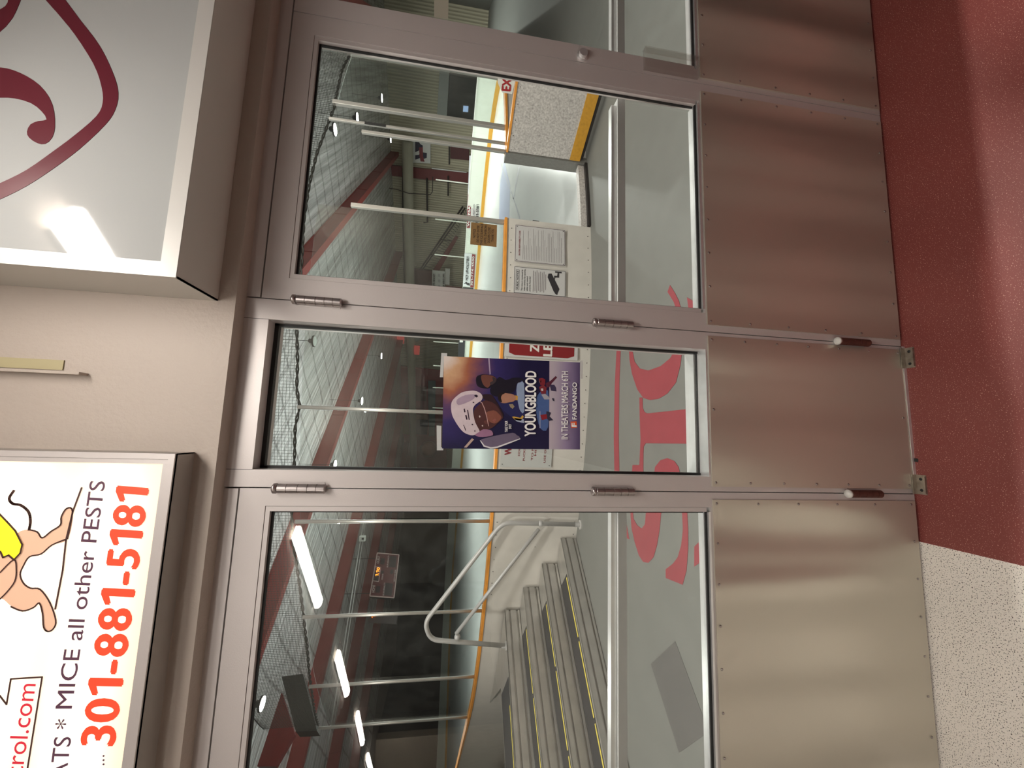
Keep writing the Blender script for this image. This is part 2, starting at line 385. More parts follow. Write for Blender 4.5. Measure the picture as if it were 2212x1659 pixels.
def door(n, x0, x1, glass_x0, glass_x1, plate, bar=True):
    e = empty('door_%d' % n, (0, 0, 0), kind='structure')
    gz0, gz1 = .787, 2.052
    boxes('frame', [((x0, 0, .006), (glass_x0-.014, .045, 2.1295)), ((glass_x1+.014, 0, .006), (x1, .045, 2.1295)),
                    ((glass_x0-.014, 0, gz1+.012), (glass_x1+.014, .045, 2.1295)), ((glass_x0-.014, 0, .006), (glass_x1+.014, .045, gz0-.012))], alu, e)
    b = boxes('glazing_bead', [((glass_x0-.013, .002, gz0), (glass_x0, .03, gz1+.011)), ((glass_x1, .002, gz0), (glass_x1+.013, .03, gz1+.011)),
                               ((glass_x0, .002, gz1), (glass_x1, .03, gz1+.011))], alu, e)
    boxes('sill_bead', [((glass_x0, -.002, gz0-.011), (glass_x1, .012, gz0-.004)), ((glass_x0, .012, gz0-.011), (glass_x1, .04, gz0+.004))], alu_b, e)
    boxes('gasket', [((glass_x0, .006, gz0-.004), (glass_x1, .014, gz0+.001)), ((glass_x0, .014, gz1-.006), (glass_x1, .02, gz1)), ((glass_x0, .014, gz0), (glass_x0+.005, .02, gz1)), ((glass_x1-.005, .014, gz0), (glass_x1, .02, gz1))], black, e)
    boxes('glass_pane', [((glass_x0-.004, .017, gz0-.004), (glass_x1+.004, .023, gz1+.004))], pane, e)
    p = boxes('kick_plate', [((plate[0], -.005, .012), (plate[1], -.0005, .769))], steelp, e)
    rivets(p, plate[0]+.012, plate[1]-.012, .03, .757, 8, 6)
    if bar:
        pb = boxes('push_bar', [((glass_x0+.0, .062, 1.058), (glass_x1, .088, 1.076))], alu_b, e)
        boxes('bar_channel', [((glass_x0-.02, .05, 1.030), (glass_x1+.02, .082, 1.058))], pvc, pb)
    return e
d1 = door(1, .3535, 1.2635, .430, 1.182, (.376, 1.232))
d3 = door(3, -1.078, -.1655, -1.012, -.225, (-1.05, -.187))
d0 = door(4, 1.2665, 2.180, 1.333, 2.10, (1.285, 2.155))
boxes('weather_strip', [((1.2637, .004, .01), (1.2663, .03, 2.129))], black, d1)
# lock cylinder, corner guard
bm = bmesh.new(); tube(bm, [(1.290, 0, 1.207), (1.290, -.006, 1.207), (1.290, -.0061, 1.207), (1.290, -.016, 1.207)], [.019, .019, .0155, .0145], 20)
lk = new('lock_cylinder', bm, alu_b, d0)
boxes('bottom_rail_guard', [((1.275, -.018, .778), (1.352, -.001, .985)), ((1.352, -.018, .778), (1.357, .004, .985))], glass('clear_guard', (.93, .92, .91), 1, .05), d0, .001)
# hinges
def hinge(x, z, lower, nm):
    e = empty('hinge', (x, -.011, z)); bm = bmesh.new(); r = .0125
    prof = [(-.063, r*.7), (-.06, r)]
    for k in (-.04, -.018, .006, .034): prof += [(k-.0008, r), (k-.0007, r*.86), (k+.0007, r*.86), (k+.0008, r)]
    prof += [(.056, r), (.060, r*.7)]
    tube(bm, [(0, 0, q[0]) for q in prof], [q[1] for q in prof], 16)
    o = new('knuckle', bm, rust if lower else chrome, e)
    bm = bmesh.new(); tube(bm, [(0, 0, .0605), (0, 0, .068), (0, 0, .072)], [.0135, .0135, .007], 16)
    new('cap', bm, white if lower else chrome, e, True)
    bm = bmesh.new(); box(bm, (-.016, .0098, -.056), (.016, .0125, .056)); new('leaf', bm, alu, e)
    tag(e, nm, 'hinge', 'door hinges'); return e
for x, side in ((.352, 'right of the poster pane'), (-.164, 'left of the poster pane')):
    for z, w_ in ((1.976, 'top'), (1.097, 'middle'), (.217, 'bottom')):
        hinge(x, z, w_ == 'bottom', ('rusty hinge with white cap, ' if w_ == 'bottom' else 'steel barrel hinge, ')+w_+' one on the gap '+side)

# fixed pane in the middle
sl = empty('window_1', (0, 0, 0), kind='structure')
PX0, PX1, OX0, OX1, OZ0, OZ1 = -.1625, .3505, -.117, .293, .773, 2.105
boxes('frame', [((PX0, 0, .004), (OX0, .105, TOPZ)), ((OX1, 0, .004), (PX1, .105, TOPZ)), ((OX0, 0, OZ1), (OX1, .105, TOPZ)), ((OX0, 0, .004), (OX1, .105, OZ0-.001))], alu, sl)
boxes('joint', [((OX0, -.0003, TOPZ-.0005), (OX1, .0, TOPZ)), ((OX0-.0006, -.0003, OZ1), (OX0+.0006, 0, TOPZ)), ((OX1-.0006, -.0003, OZ1), (OX1+.0006, 0, TOPZ))], dark, sl)
boxes('gasket', [((OX0, .042, OZ0), (OX0+.007, .058, OZ1)), ((OX1-.007, .042, OZ0), (OX1, .058, OZ1)), ((OX0, .042, OZ1-.011), (OX1, .058, OZ1)), ((OX0, .046, OZ0+.001), (OX1, .054, OZ0+.006))], black, sl)
boxes('sill', [((OX0, -.001, OZ0), (OX1, .046, OZ0+.004)), ((OX0, .054, OZ0), (OX1, .105, OZ0+.012))], alu_b, sl)
boxes('glass_pane', [((OX0+.001, .047, OZ0+.004), (OX1-.001, .053, OZ1-.002))], pane, sl)
kp = boxes('kick_plate', [((-.147, -.005, .012), (.338, -.0005, .769))], steelp, sl)
rivets(kp, -.135, .326, .03, .757, 3, 7)
# floor clips under the fixed pane
def clip(x0, x1, lab):
    e = empty('floor_clip', ((x0+x1)/2, -.02, 0), lab, 'bracket', 'floor clips under the poster pane')
    o = boxes('plate', [((x0, -.036, .0), (x1, -.006, .003)), ((x0, -.009, .003), (x1, -.006, .02)), ((x0+.004, -.036, .003), (x1-.004, -.033, .008))], mat('worn_steel', (.34, .30, .25), .45, .8, .5, 60)); keep(o, e)
    for xx in (x0+.014, x1-.014):
        bm = bmesh.new(); bmesh.ops.create_uvsphere(bm, u_segments=10, v_segments=6, radius=.005)
        for v in bm.verts: v.co = Vector((v.co.x+xx, v.co.y-.021, v.co.z*.5+.003))
        keep(new('screw', bm, dark), e)
clip(.272, .344, 'small worn steel floor clip right of the stained spot'); clip(-.163, -.098, 'small worn steel floor clip beside the cream floor edge')
tag(boxes('gum_spot', [((-.055, -.018, 0), (-.043, -.006, .004))], dark, None, .0015), 'small dark lump on the red floor between the clips', 'debris')
struct(boxes('trim_2', [((-.163, -.007, .0), (.351, -.0055, .011))], alu_b))

# ================================================================== SIGNS OVER THE DOORS
# large unlit box sign (right)
s1 = empty('box_sign', (1.0, -.05, 2.21), 'large unlit white box sign with maroon curl, top right above the doors', 'sign')
sx0, sx1, sz0, sz1, sf = .32, 2.3, 2.2105, 2.80, -.212
sgn = mat('sign_enamel', (.52, .51, .485), .4, .15, .04, 4)
keep(boxes('casing', [((sx0, sf, sz0), (sx0+.004, -.051, sz1)), ((sx1-.004, sf, sz0), (sx1, -.051, sz1)), ((sx0, sf, sz0), (sx1, -.051, sz0+.004)), ((sx0, sf, sz1-.004), (sx1, -.051, sz1))], mat('casing_grey', (.62, .60, .56), .5, .15)), s1)
bm = bmesh.new(); fw = .034
def mitre(bm, x0, x1, z0, z1, fw, y0, y1):
    o = [(x0, z0), (x1, z0), (x1, z1), (x0, z1)]; i = [(x0+fw, z0+fw), (x1-fw, z0+fw), (x1-fw, z1-fw), (x0+fw, z1-fw)]
    g = .0004
    for k in range(4):
        a, b, c, d = o[k], o[(k+1) % 4], i[(k+1) % 4], i[k]
        slab(bm, [(a[0], y0, a[1]), (b[0], y0, b[1]), (c[0], y0, c[1]), (d[0], y0, d[1])], (0, 1, 0), y1-y0)
mitre(bm, sx0-.001, sx1+.001, sz0-.001, sz1+.001, fw, sf-.004, sf-.0005)
keep(new('frame', bm, sgn), s1)
fc1 = keep(boxes('face', [((sx0+.004, sf+.001, sz0+.004), (sx1-.004, sf+.008, sz1-.004))], mat('acrylic_face', (.35, .36, .355), .06, 0, .02, 2)), s1)
mar = mat('maroon_vinyl', (.10, .012, .022), .35)
def z1p(L, s=3.456, ox=0, oy=0): return [(ox+x/s, oy+y/s) for x, y in L]
FP = PY(sf+.001)
sw1 = shape('logo_curve', z1p([(300, -60), (430, -60), (600, 150), (750, 350), (850, 560), (885, 700), (862, 820), (790, 930), (600, 1110), (400, 1260), (200, 1390), (0, 1490), (-300, 1620), (-300, 1500), (0, 1370), (200, 1270), (400, 1130), (560, 1010), (720, 870), (768, 770), (760, 650), (700, 480), (560, 260), (430, 100)]), FP, mar, s1, .0008, smooth=3)
shape('logo_curl', z1p([(-200, 500), (0, 505), (100, 525), (200, 570), (300, 640), (370, 730), (405, 830), (412, 950), (390, 1030), (340, 1075), (280, 1070), (220, 1030), (203, 985), (230, 930), (290, 905), (350, 893), (310, 830), (230, 770), (110, 735), (0, 730), (-200, 735)]), FP, mar, s1, .0008, smooth=2)
shape('logo_stroke', z1p([(-200, 160), (0, 75), (60, 20), (75, -60), (170, -60), (120, 90), (70, 170), (0, 240), (-200, 380)]), FP, mar, s1, .0008, smooth=2)

# backlit sign (left)
s2 = empty('lit_sign', (-.9, -.05, 2.22), 'glowing warm white pest control sign with red phone number, upper left', 'sign')
tx0, tx1, tz0, tz1, tf = -2.2, -.072, 2.219, 2.80, -.12
keep(boxes('casing', [((tx0, tf, tz0), (tx1, -.051, tz0+.003)), ((tx0, tf, tz1-.003), (tx1, -.051, tz1)), ((tx1-.003, tf, tz0), (tx1, -.051, tz1)), ((tx0, tf, tz0), (tx0+.003, -.051, tz1))], mat('casing_brown', (.40, .37, .34), .5, .3)), s2)
bm = bmesh.new(); mitre(bm, tx0, tx1, tz0, tz1, .013, tf-.004, tf+.006); keep(new('frame', bm, alu), s2)
bm = bmesh.new(); mitre(bm, tx0+.0135, tx1-.0135, tz0+.0135, tz1-.0135, .010, tf-.002, tf+.006); keep(new('inner_frame', bm, alu), s2)
def litface():
    m = bpy.data.materials.new('backlit_face'); m.use_nodes = True; nt = m.node_tree; N = nt.nodes; L = nt.links; b = N['Principled BSDF']
    b.inputs['Base Color'].default_value = (.6, .55, .45, 1); b.inputs['Roughness'].default_value = .25
    tc = N.new('ShaderNodeTexCoord'); sp = N.new('ShaderNodeSeparateXYZ'); L.new(tc.outputs['Object'], sp.inputs[0])
    # two lamps lie inside behind the sheet: brighter over them, warmer towards the rim
    def lobe(z, wd):
        s = N.new('ShaderNodeMath'); s.operation = 'SUBTRACT'; L.new(sp.outputs[2], s.inputs[0]); s.inputs[1].default_value = z
        q = N.new('ShaderNodeMath'); q.operation = 'POWER'; q.inputs[1].default_value = 2
        a = N.new('ShaderNodeMath'); a.operation = 'ABSOLUTE'; L.new(s.outputs[0], a.inputs[0]); L.new(a.outputs[0], q.inputs[0])
        d = N.new('ShaderNodeMath'); d.operation = 'DIVIDE'; L.new(q.outputs[0], d.inputs[0]); d.inputs[1].default_value = -wd*wd
        e = N.new('ShaderNodeMath'); e.operation = 'EXPONENT'; L.new(d.outputs[0], e.inputs[0]); return e
    a, b2 = lobe(.115, .075), lobe(.30, .09)
    ad = N.new('ShaderNodeMath'); L.new(a.outputs[0], ad.inputs[0]); L.new(b2.outputs[0], ad.inputs[1])
    ends = N.new('ShaderNodeMapRange'); L.new(sp.outputs[0], ends.inputs[0]); ends.inputs[1].default_value = .88; ends.inputs[2].default_value = .72; ends.inputs[3].default_value = 0; ends.inputs[4].default_value = 1
    mu = N.new('ShaderNodeMath'); mu.operation = 'MULTIPLY'; L.new(ad.outputs[0], mu.inputs[0]); L.new(ends.outputs[0], mu.inputs[1])
    st = N.new('ShaderNodeMapRange'); L.new(mu.outputs[0], st.inputs[0]); st.inputs[3].default_value = .68; st.inputs[4].default_value = 1.25
    mx = N.new('ShaderNodeMix'); mx.data_type = 'RGBA'; mx.inputs[6].default_value = (1, .72, .50, 1); mx.inputs[7].default_value = (1, .95, .80, 1)
    L.new(mu.outputs[0], mx.inputs[0])
    L.new(mx.outputs[2], b.inputs['Emission Color']); L.new(st.outputs[0], b.inputs['Emission Strength']); return m
bm = bmesh.new(); box(bm, (tx0+.023+.9, tf+.001+.05, tz0+.023-2.22), (tx1-.023+.9, tf+.004+.05, tz1-.023-2.22))
o = new('face', bm, litface()); o.parent = s2
TP = PY(tf+.001)
def ink(n, c, e=.35): return mat(n, c, .4, 0, emit=e)
plum = ink('plum_ink', (.085, .035, .06), .5); redink = ink('red_ink', (.80, .055, .02), .8); crim = ink('crimson_ink', (.55, .02, .04), .7)
skin = ink('mouse_tan', (.66, .40, .27), .62); yel = ink('cheese_yellow', (.95, .85, .02), 1.0); outl = ink('outline_brown', (.06, .025, .02), .3)
text_px('phone_number', '301-881-5181', (247, 1611), (321.5, 1054), (172, 1611), TP, redink, s2, .035)
text_px('slogan', 'MICE all other PESTS', (156, 1530), (228.5, 1040), (120.5, 1530), TP, plum, s2, .004, cap=.69)
text_px('slogan', 'RATS *', (140, 1712), (160, 1553), (103, 1712), TP, plum, s2, .004, cap=.69)
text_px('web_address', 'control.com', (36, 1760), (78.5, 1477), (-6, 1760), TP, crim, s2, .0, cap=.73)
for k in range(3):
    text_px('dots', '.', (226+0*k, 1652-9*k), (226.6, 1648-9*k), (222, 1652-9*k), TP, plum, s2, .03)
def P3(L): return [(x/2.373, 960+y/2.373) for x, y in L]
def stroke(name, px, wd, m, lift=.0016, closed=False):
    """a drawn line of width wd metres on the sign face"""
    P = [at(p, TP)+Vector((0, -lift, 0)) for p in px]; bm = bmesh.new()
    if closed: P.append(P[0])
    for i in range(len(P)-1):
        d = (P[i+1]-P[i]).normalized(); q = Vector((d.z, 0, -d.x))*wd/2; d = d*wd*.3
        slab(bm, [P[i]-d+q, P[i+1]+d+q, P[i+1]+d-q, P[i]-d-q], (0, -1, 0), .0002)
    o = new(name, bm, m); keep(o, s2); return o
def curve(L, n=4):
    out = []
    for i in range(len(L)-1):
        p = [Vector((*L[max(0, min(len(L)-1, i+j-1))], 0)) for j in range(4)]
        for j in range(n):
            t = j/n; q = .5*((2*p[1])+(p[2]-p[0])*t+(2*p[0]-5*p[1]+4*p[2]-p[3])*t*t+(3*p[1]-p[0]-3*p[2]+p[3])*t**3); out.append((q.x, q.y))
    return out+[L[-1]]
stroke('address_box', P3([(145, 1659), (220, 1190), (60, 1200), (38, 1330), (-40, 1230)]), .0032, outl)
body = [(90, 455), (150, 435), (195, 448), (220, 478), (265, 445), (313, 412), (318, 370), (345, 328), (375, 342), (350, 482), (270, 515), (215, 560), (155, 575), (125, 620), (108, 665), (125, 710), (160, 735), (210, 742), (260, 810), (290, 900), (278, 942), (250, 957), (228, 935), (222, 865), (205, 812), (175, 835), (120, 852), (60, 830), (20, 795), (-40, 760), (-60, 640), (0, 560), (90, 520)]
shape('mouse_body', P3(body), TP, skin, s2, .0004, smooth=3)
stroke('mouse_outline', P3(curve(body[1:10])), .0030, outl); stroke('mouse_outline', P3(curve(body[9:28])), .0030, outl)
stroke('tail', P3(curve([(75, 237), (52, 275), (68, 302), (112, 312), (150, 345), (160, 392), (153, 437)], 5)), .0052, outl)
stroke('leg_line', P3([(422, 222), (378, 340), (342, 490), (325, 645), (287, 842)]), .0036, outl)
shape('ear', P3([(-60, 600), (20, 590), (70, 590), (88, 640), (80, 700), (40, 755), (0, 790), (-60, 800)]), TP, skin, s2, .0006, smooth=3)
stroke('ear_outline', P3(curve([(5, 655), (75, 590), (88, 640), (80, 700), (40, 755), (0, 795)])), .0028, outl)
shape('cheese', P3([(-60, 300), (0, 352), (45, 398), (85, 442), (120, 512), (110, 555), (78, 590), (50, 566), (22, 578), (8, 548), (-60, 540)]), TP, yel, s2, .0009)
stroke('cheese_outline', P3([(-40, 310), (0, 352), (45, 398), (85, 442), (120, 512), (110, 555), (78, 590), (50, 566), (22, 578), (8, 548), (-40, 540)]), .0036, outl, .0024)

# strip and tape on the wall between the signs
WP = PY(-.05)
st = empty('wall_strip', at((60, 800), WP), 'thin painted wood strip and yellowed tape on the wall between the two signs', 'trim strip')
a, b = at((190, 812), WP), at((0, 802), WP)
keep(boxes('wood_edge', [((a.x, -.075, a.z), (a.x+.006, -.05, 2.80))], wallp), st)
a = at((140, 782), WP); c0 = at((140, 800), WP)
keep(boxes('tape', [((c0.x, -.053, a.z), (a.x+.004, -.0505, 2.80))], mat('yellowed_tape', (.40, .35, .2), .5, 0, .1)), st)

# ================================================================== HALL LIGHT FITTINGS (seen mirrored in the glass)
emit_t = mat('tube_glow', (1.0, .94, .87), .5, emit=HALL_EMIT)
def fixture(a, b, lab):
    a, b = Vector((*a, 0)), Vector((*b, 0)); d = (b-a).normalized(); n = Vector((-d.y, d.x, 0)); Lh = (b-a).length
    e = empty('ceiling_light', ((a+b)/2+Vector((0, 0, 2.82))), lab, 'light', 'fluorescent fittings in the hall')
    bm = bmesh.new(); ww = .055
    prof = [(-ww, 2.80), (-ww*.92, 2.765), (-ww*.5, 2.748), (ww*.5, 2.748), (ww*.92, 2.765), (ww, 2.80)]
    obox(bm, a-n*ww+d*.02+Vector((0, 0, 2.8)), d*(Lh-.04), n*2*ww, (0, 0, .019)); keep(new('housing', bm, white), e)
    bm = bmesh.new(); r0 = [bm.verts.new(a+n*p[0]+Vector((0, 0, p[1]))) for p in prof]; r1 = [bm.verts.new(b+n*p[0]+Vector((0, 0, p[1]))) for p in prof]
    for i in range(5): bm.faces.new((r0[i], r0[i+1], r1[i+1], r1[i]))
    bm.faces.new(r0); bm.faces.new(r1); keep(new('diffuser', bm, emit_t), e)
fixture((.62, -.60), (-.10, -1.56), 'long white fluorescent fitting nearest the doors, overhead')
fixture((-.85, -2.38), (-1.72, -3.19), 'long white fluorescent fitting, second from the doors')
fixture((-2.70, -4.17), (-3.55, -4.90), 'long white fluorescent fitting, third from the doors')
fixture((-4.40, -5.80), (-5.27, -6.50), 'long white fluorescent fitting, fourth from the doors')
fixture((-6.00, -7.20), (-6.85, -7.95), 'long white fluorescent fitting, farthest from the doors')

# ================================================================== RINK
CX, CY, R = 1.6, 11.8, 8.5
def arcp(x, z=0, dr=0):
    s = max(-1, min(1, (x-CX)/R)); a = math.asin(s); rr = R+dr
    return Vector((CX+rr*math.sin(a), CY-rr*math.cos(a), z))
def outline(off=0, n=14):
    """rounded rink outline, distance off outside the ice edge"""
    u0, u1, w0, w1 = .975, 27., -1.29, 59.7; out = []
    for (uc, wc, a0) in ((u0+R, w0+R, 180), (u1-R, w0+R, 270), (u1-R, w1-R, 0), (u0+R, w1-R, 90)):
        for k in range(n+1):
            a = math.radians(a0+90*k/n); out.append((uc+(R+off)*math.cos(a), wc+(R+off)*math.sin(a)))
    return out
ice_m = mat('ice', (.80, .84, .84), .22, 0, .05, 1.2, .02, 3)
bm = bmesh.new(); slab(bm, [uw(u, v, .03) for u, v in outline(-.02)], (0, 0, -1), .12); struct(new('floor_ice', bm, ice_m))
ib = mat('pale_blue_ice_paint', (.50, .56, .72), .3, 0, .1, 2)
gl = mat('grey_ice_line', (.52, .55, .60), .3)
o = shape('ice_marking', [(1080, 398), (1089, 345), (1102, 400), (1100, 478), (1078, 474)], PZ(.031), ib, None, .001)
tag(o, 'pale blue painted stripe on the ice seen through the gate', 'marking')
for L, lb in (([(1078, 345), (1112, 440), (1130, 500), (1133, 500), (1114, 440), (1080, 345)], 'thin grey painted line crossing the pale blue stripe'),
          ([(1120, 360), (1108, 430), (1110, 430), (1123, 360)], 'short thin grey painted line right of the pale blue stripe')):
    tag(shape('ice_marking', L, PZ(.0315), gl, None, .001), lb, 'marking')

def wallrun(pts, z0, z1, th, m, name, parent=None, inner=0):
    """upright band following ground points pts (towards the ice), thickness th away from the ice"""
    bm = bmesh.new(); a = []; n = len(pts)
    for i in range(n):
        t = (pts[min(i+1, n-1)]-pts[max(i-1, 0)]); t.z = 0; t.normalize(); nn = Vector((t.y, -t.x, 0))
        p0 = pts[i]+nn*inner; p1 = pts[i]+nn*(inner+th)
        a.append([bm.verts.new(Vector((q.x, q.y, z))) for q in (p0, p1) for z in (z0, z1)])
    for i in range(n-1):
        A, B = a[i], a[i+1]
        bm.faces.new((A[0], A[1], B[1], B[0])); bm.faces.new((A[2], A[3], B[3], B[2])); bm.faces.new((A[1], A[3], B[3], B[1])); bm.faces.new((A[0], A[2], B[2], B[0]))
    bm.faces.new((a[0][0], a[0][1], a[0][3], a[0][2])); bm.faces.new((a[-1][0], a[-1][1], a[-1][3], a[-1][2]))
    o = new(name, bm, m)
    if parent: keep(o, parent)
    return o
# near boards, left of the gate: arc from x=2.53 round to the straight left run
near = [arcp(2.53+(i/24)*(-4.36-2.53)) for i in range(25)]+[uw(.975, 7.21+k) for k in (1, 3, 6, 10, 20, 35, 51)]
near = near[::-1]     # from the far left end towards the gate, outside on the right hand
nb = empty('rink_boards', arcp(.5), 'white rink boards with orange cap rail facing the doors, left of the open gate', 'rink boards')
wallrun(near, .0, 1.035, .1, board, 'board_panel', nb)
wallrun(near, 1.035, 1.065, .125, orange, 'cap_rail', nb, -.0125)
bmx = bmesh.new(); bmesh.ops.create_icosphere(bmx, subdivisions=1, radius=.006)
SCR = new('screw', bmx, dark); SCRM = SCR.data; bpy.data.objects.remove(SCR)
def screw(p, parent):
    o = bpy.data.objects.new('screw', SCRM); C.objects.link(o); o.parent = parent; o.location = p-Vector(parent.location)
for i in range(30):
    x = 2.40-i*.155
    if x < -2.0: break
    for z in ((.04, .98, .5) if i % 4 == 0 else (.04, .985)): screw(arcp(x, z, .1), nb)
# boards right of the gate
rb_pts = [arcp(3.56+(7.6-3.56)*i/12) for i in range(13)]+[uw(8+k, -1.29) for k in (2.5, 5, 10, 10.4)]
far_u = outline(0, 14)[15:60]
rb = empty('rink_boards', arcp(4.5), 'white rink boards right of the open gate, behind its leaf', 'rink boards')
wallrun(rb_pts, .0, 1.035, .1, board, 'board_panel', rb); wallrun(rb_pts, 1.035, 1.065, .125, orange, 'cap_rail', rb, -.0125)
keep(boxes('jamb', [(arcp(3.50)+Vector((0, -.1, 0)), arcp(3.56)+Vector((.02, .08, 1.06)))], grey), rb)
# far boards: right side, far side, far end
fpts = [uw(*p) for p in outline(0, 14)[15:58]]
fb = empty('rink_boards', uw(27, 12), 'far pale rink boards with yellow kick strip across the ice', 'rink boards')
farb = mat('far_board_white', (.66, .70, .62), .5, 0, .06, 2)
wallrun(fpts, .0, 1.08, .1, farb, 'board_panel', fb); wallrun(fpts, 1.08, 1.12, .14, white, 'cap_rail', fb, -.02)
wallrun(fpts, .03, .24, .012, yellow, 'kick_strip', fb, -.012)
# threshold of the gate opening
th = empty('gate_threshold', arcp(3.0), 'worn white sill across the gate opening at the edge of the ice', 'sill')
tp = [arcp(2.54+(3.47-2.54)*i/6) for i in range(7)]
wallrun(tp, .0, .11, .09, scuff, 'sill', th, -.02); wallrun(tp, .0, .035, .05, dark, 'rubber_edge', th, .075)

# glass above the near boards and its posts
gz = 1.065
posts = [(2.506, 2.82, .024, 'square'), (.213, 3.20, .021, 'round'), (-1.03, 3.22, .021, 'round'), (-2.23, 3.20, .021, 'round'), (-3.40, 3.26, .021, 'round'), (-4.60, 3.36, .021, 'round')]
postm = mat('post_aluminium', (.50, .49, .46), .35, .6, .08, 20)
names = {2.506: 'square aluminium glass post left of the gate opening', .213: 'round glass post behind the poster', -1.03: 'round glass post at the right edge of the left door glass', -2.23: 'round glass post behind the handrail, left door', -3.40: 'round glass post left of the handrail bend', -4.60: 'round glass post at the left, beside the pale wall'}
for x, top, r, k in posts:
    p = arcp(x, gz, .04)
    if k == 'round':
        bm = bmesh.new(); tube(bm, [(p.x, p.y, gz), (p.x, p.y, top)], r, 14); o = new('glass_post', bm, postm, None, True)
    else:
        o = boxes('glass_post', [((p.x-r, p.y-r, gz), (p.x+r, p.y+r, top))], postm, None, .004)
    tag(o, names[x], 'post', 'posts of the rink glass')
for x, top, r, lab in ((3.56, 2.82, .02, 'pale aluminium post at the right side of the gate opening'), (3.70, 3.22, .016, 'slim aluminium post next to the gate post'), (3.99, 3.22, .026, 'thick aluminium glass post above the gate leaf'), (5.12, 3.24, .026, 'aluminium glass post by the right door stile')):
    p = arcp(x, gz, .04); o = boxes('glass_post', [((p.x-r, p.y-r, gz), (p.x+r, p.y+r, top))], postm, None, .004); tag(o, lab, 'post', 'posts of the rink glass')
p = arcp(3.70, 0, .04); tag(boxes('latch_strip', [((p.x-.02, p.y-.022, 2.55), (p.x+.014, p.y-.0165, 2.80))], black), 'black strip on the slim post near its top', 'latch')
def pane_between(xa, xb, z1, lab):
    pts = [arcp(xa+(xb-xa)*i/6, 0, .02) for i in range(7)]
    if xa > xb: pts = pts[::-1]
    o = wallrun(pts, gz-.0+.001, z1, .012, rinkglass, 'rink_glass_pane'); tag(o, lab, 'glass pane', 'panes of the rink glass')
pane_between(2.48, .24, 3.17, 'rink glass pane behind the right door, left of the gate')
pane_between(.185, -1.0, 3.17, 'rink glass pane behind the poster')
pane_between(-1.06, -2.2, 3.17, 'rink glass pane behind the handrail')
pane_between(-2.26, -3.37, 3.17, 'rink glass pane left of the handrail')
pane_between(-3.43, -4.57, 3.17, 'rink glass pane at the far left of the curve')
pane_between(4.02, 5.09, 3.17, 'rink glass pane right of the gate')

# protective net and its twisted edge rope
rope = [(5.132, 3.218), (4.748, 3.244), (3.956, 3.206), (3.486, 3.251), (3.194, 3.286), (2.734, 3.308), (2.315, 3.31), (1.818, 3.28), (1.398, 3.275), (1.067, 3.268), (.695, 3.236), (.399, 3.231), (.213, 3.192), (.004, 3.233), (-.345, 3.236), (-.963, 3.269), (-1.343, 3.261), (-1.807, 3.22), (-2.185, 3.206), (-2.751, 3.21), (-3.648, 3.267), (-4.6, 3.37)]
def ropez(x):
    for (a, za), (b, zb) in zip(rope, rope[1:]):
        if b <= x <= a: return za+(zb-za)*(a-x)/(a-b)
    return rope[0][1] if x > 0 else rope[-1][1]
net = empty('protective_net', arcp(.3, 3.2), 'fine dark protective net hanging above the rink glass', 'net')
netm = mat('net_cord', (.035, .04, .036), .8)
bm = bmesh.new()
def strand(bm, P, r=.0018):
    rings = []
    for i, p in enumerate(P):
        t = (P[min(i+1, len(P)-1)]-P[max(0, i-1)]).normalized(); a = Vector((0, 0, 1)) if abs(t.z) < .5 else Vector((1, 0, 0)); b = t.cross(a).normalized()
        rings.append([bm.verts.new(p+a*r), bm.verts.new(p-a*r*.6+b*r), bm.verts.new(p-a*r*.6-b*r)])
    for A, B in zip(rings, rings[1:]):
        for j in range(3): bm.faces.new((A[j], A[(j+1) % 3], B[(j+1) % 3], B[j]))
a0, a1 = math.asin((-4.6-CX)/R), math.asin((5.13-CX)/R); cell = .034; nv = int((a1-a0)*R/cell)
for i in range(nv+1):
    a = a0+(a1-a0)*i/nv; x = CX+R*math.sin(a)
    strand(bm, [arcp(x, ropez(x)), arcp(x, 4.15)])
for k in range(int(1.0/cell)):
    z = 3.20+k*cell
    seg = []
    for i in range(61):
        a = a0+(a1-a0)*i/60; x = CX+R*math.sin(a)
        if z > ropez(x): seg.append(arcp(x, z))
        else:
            if len(seg) > 1: strand(bm, seg)
            seg = []
    if len(seg) > 1: strand(bm, seg)
keep(new('mesh', bm, netm), net)
bm = bmesh.new(); P = []
for i in range(241):
    a = a0+(a1-a0)*i/240; x = CX+R*math.sin(a); P.append((a, arcp(x, ropez(x))))
for ph in (0, math.pi):
    L = [arcp(CX+R*math.sin(a), p.z+.011*math.sin(a*R*24+ph), .011*math.cos(a*R*24+ph)) for a, p in P]
    tube(bm, L, .009, 5)
keep(new('edge_rope', bm, mat('black_rope', (.02, .022, .018), .7)), net)
tubeo('top_cable', [arcp(CX+R*math.sin(a0+(a1-a0)*i/40), 4.16) for i in range(41)], .006, dark).parent = net
for o in net.children:
    if o.name.startswith('top_cable'): o.matrix_parent_inverse = Matrix.Translation(-Vector(net.location))

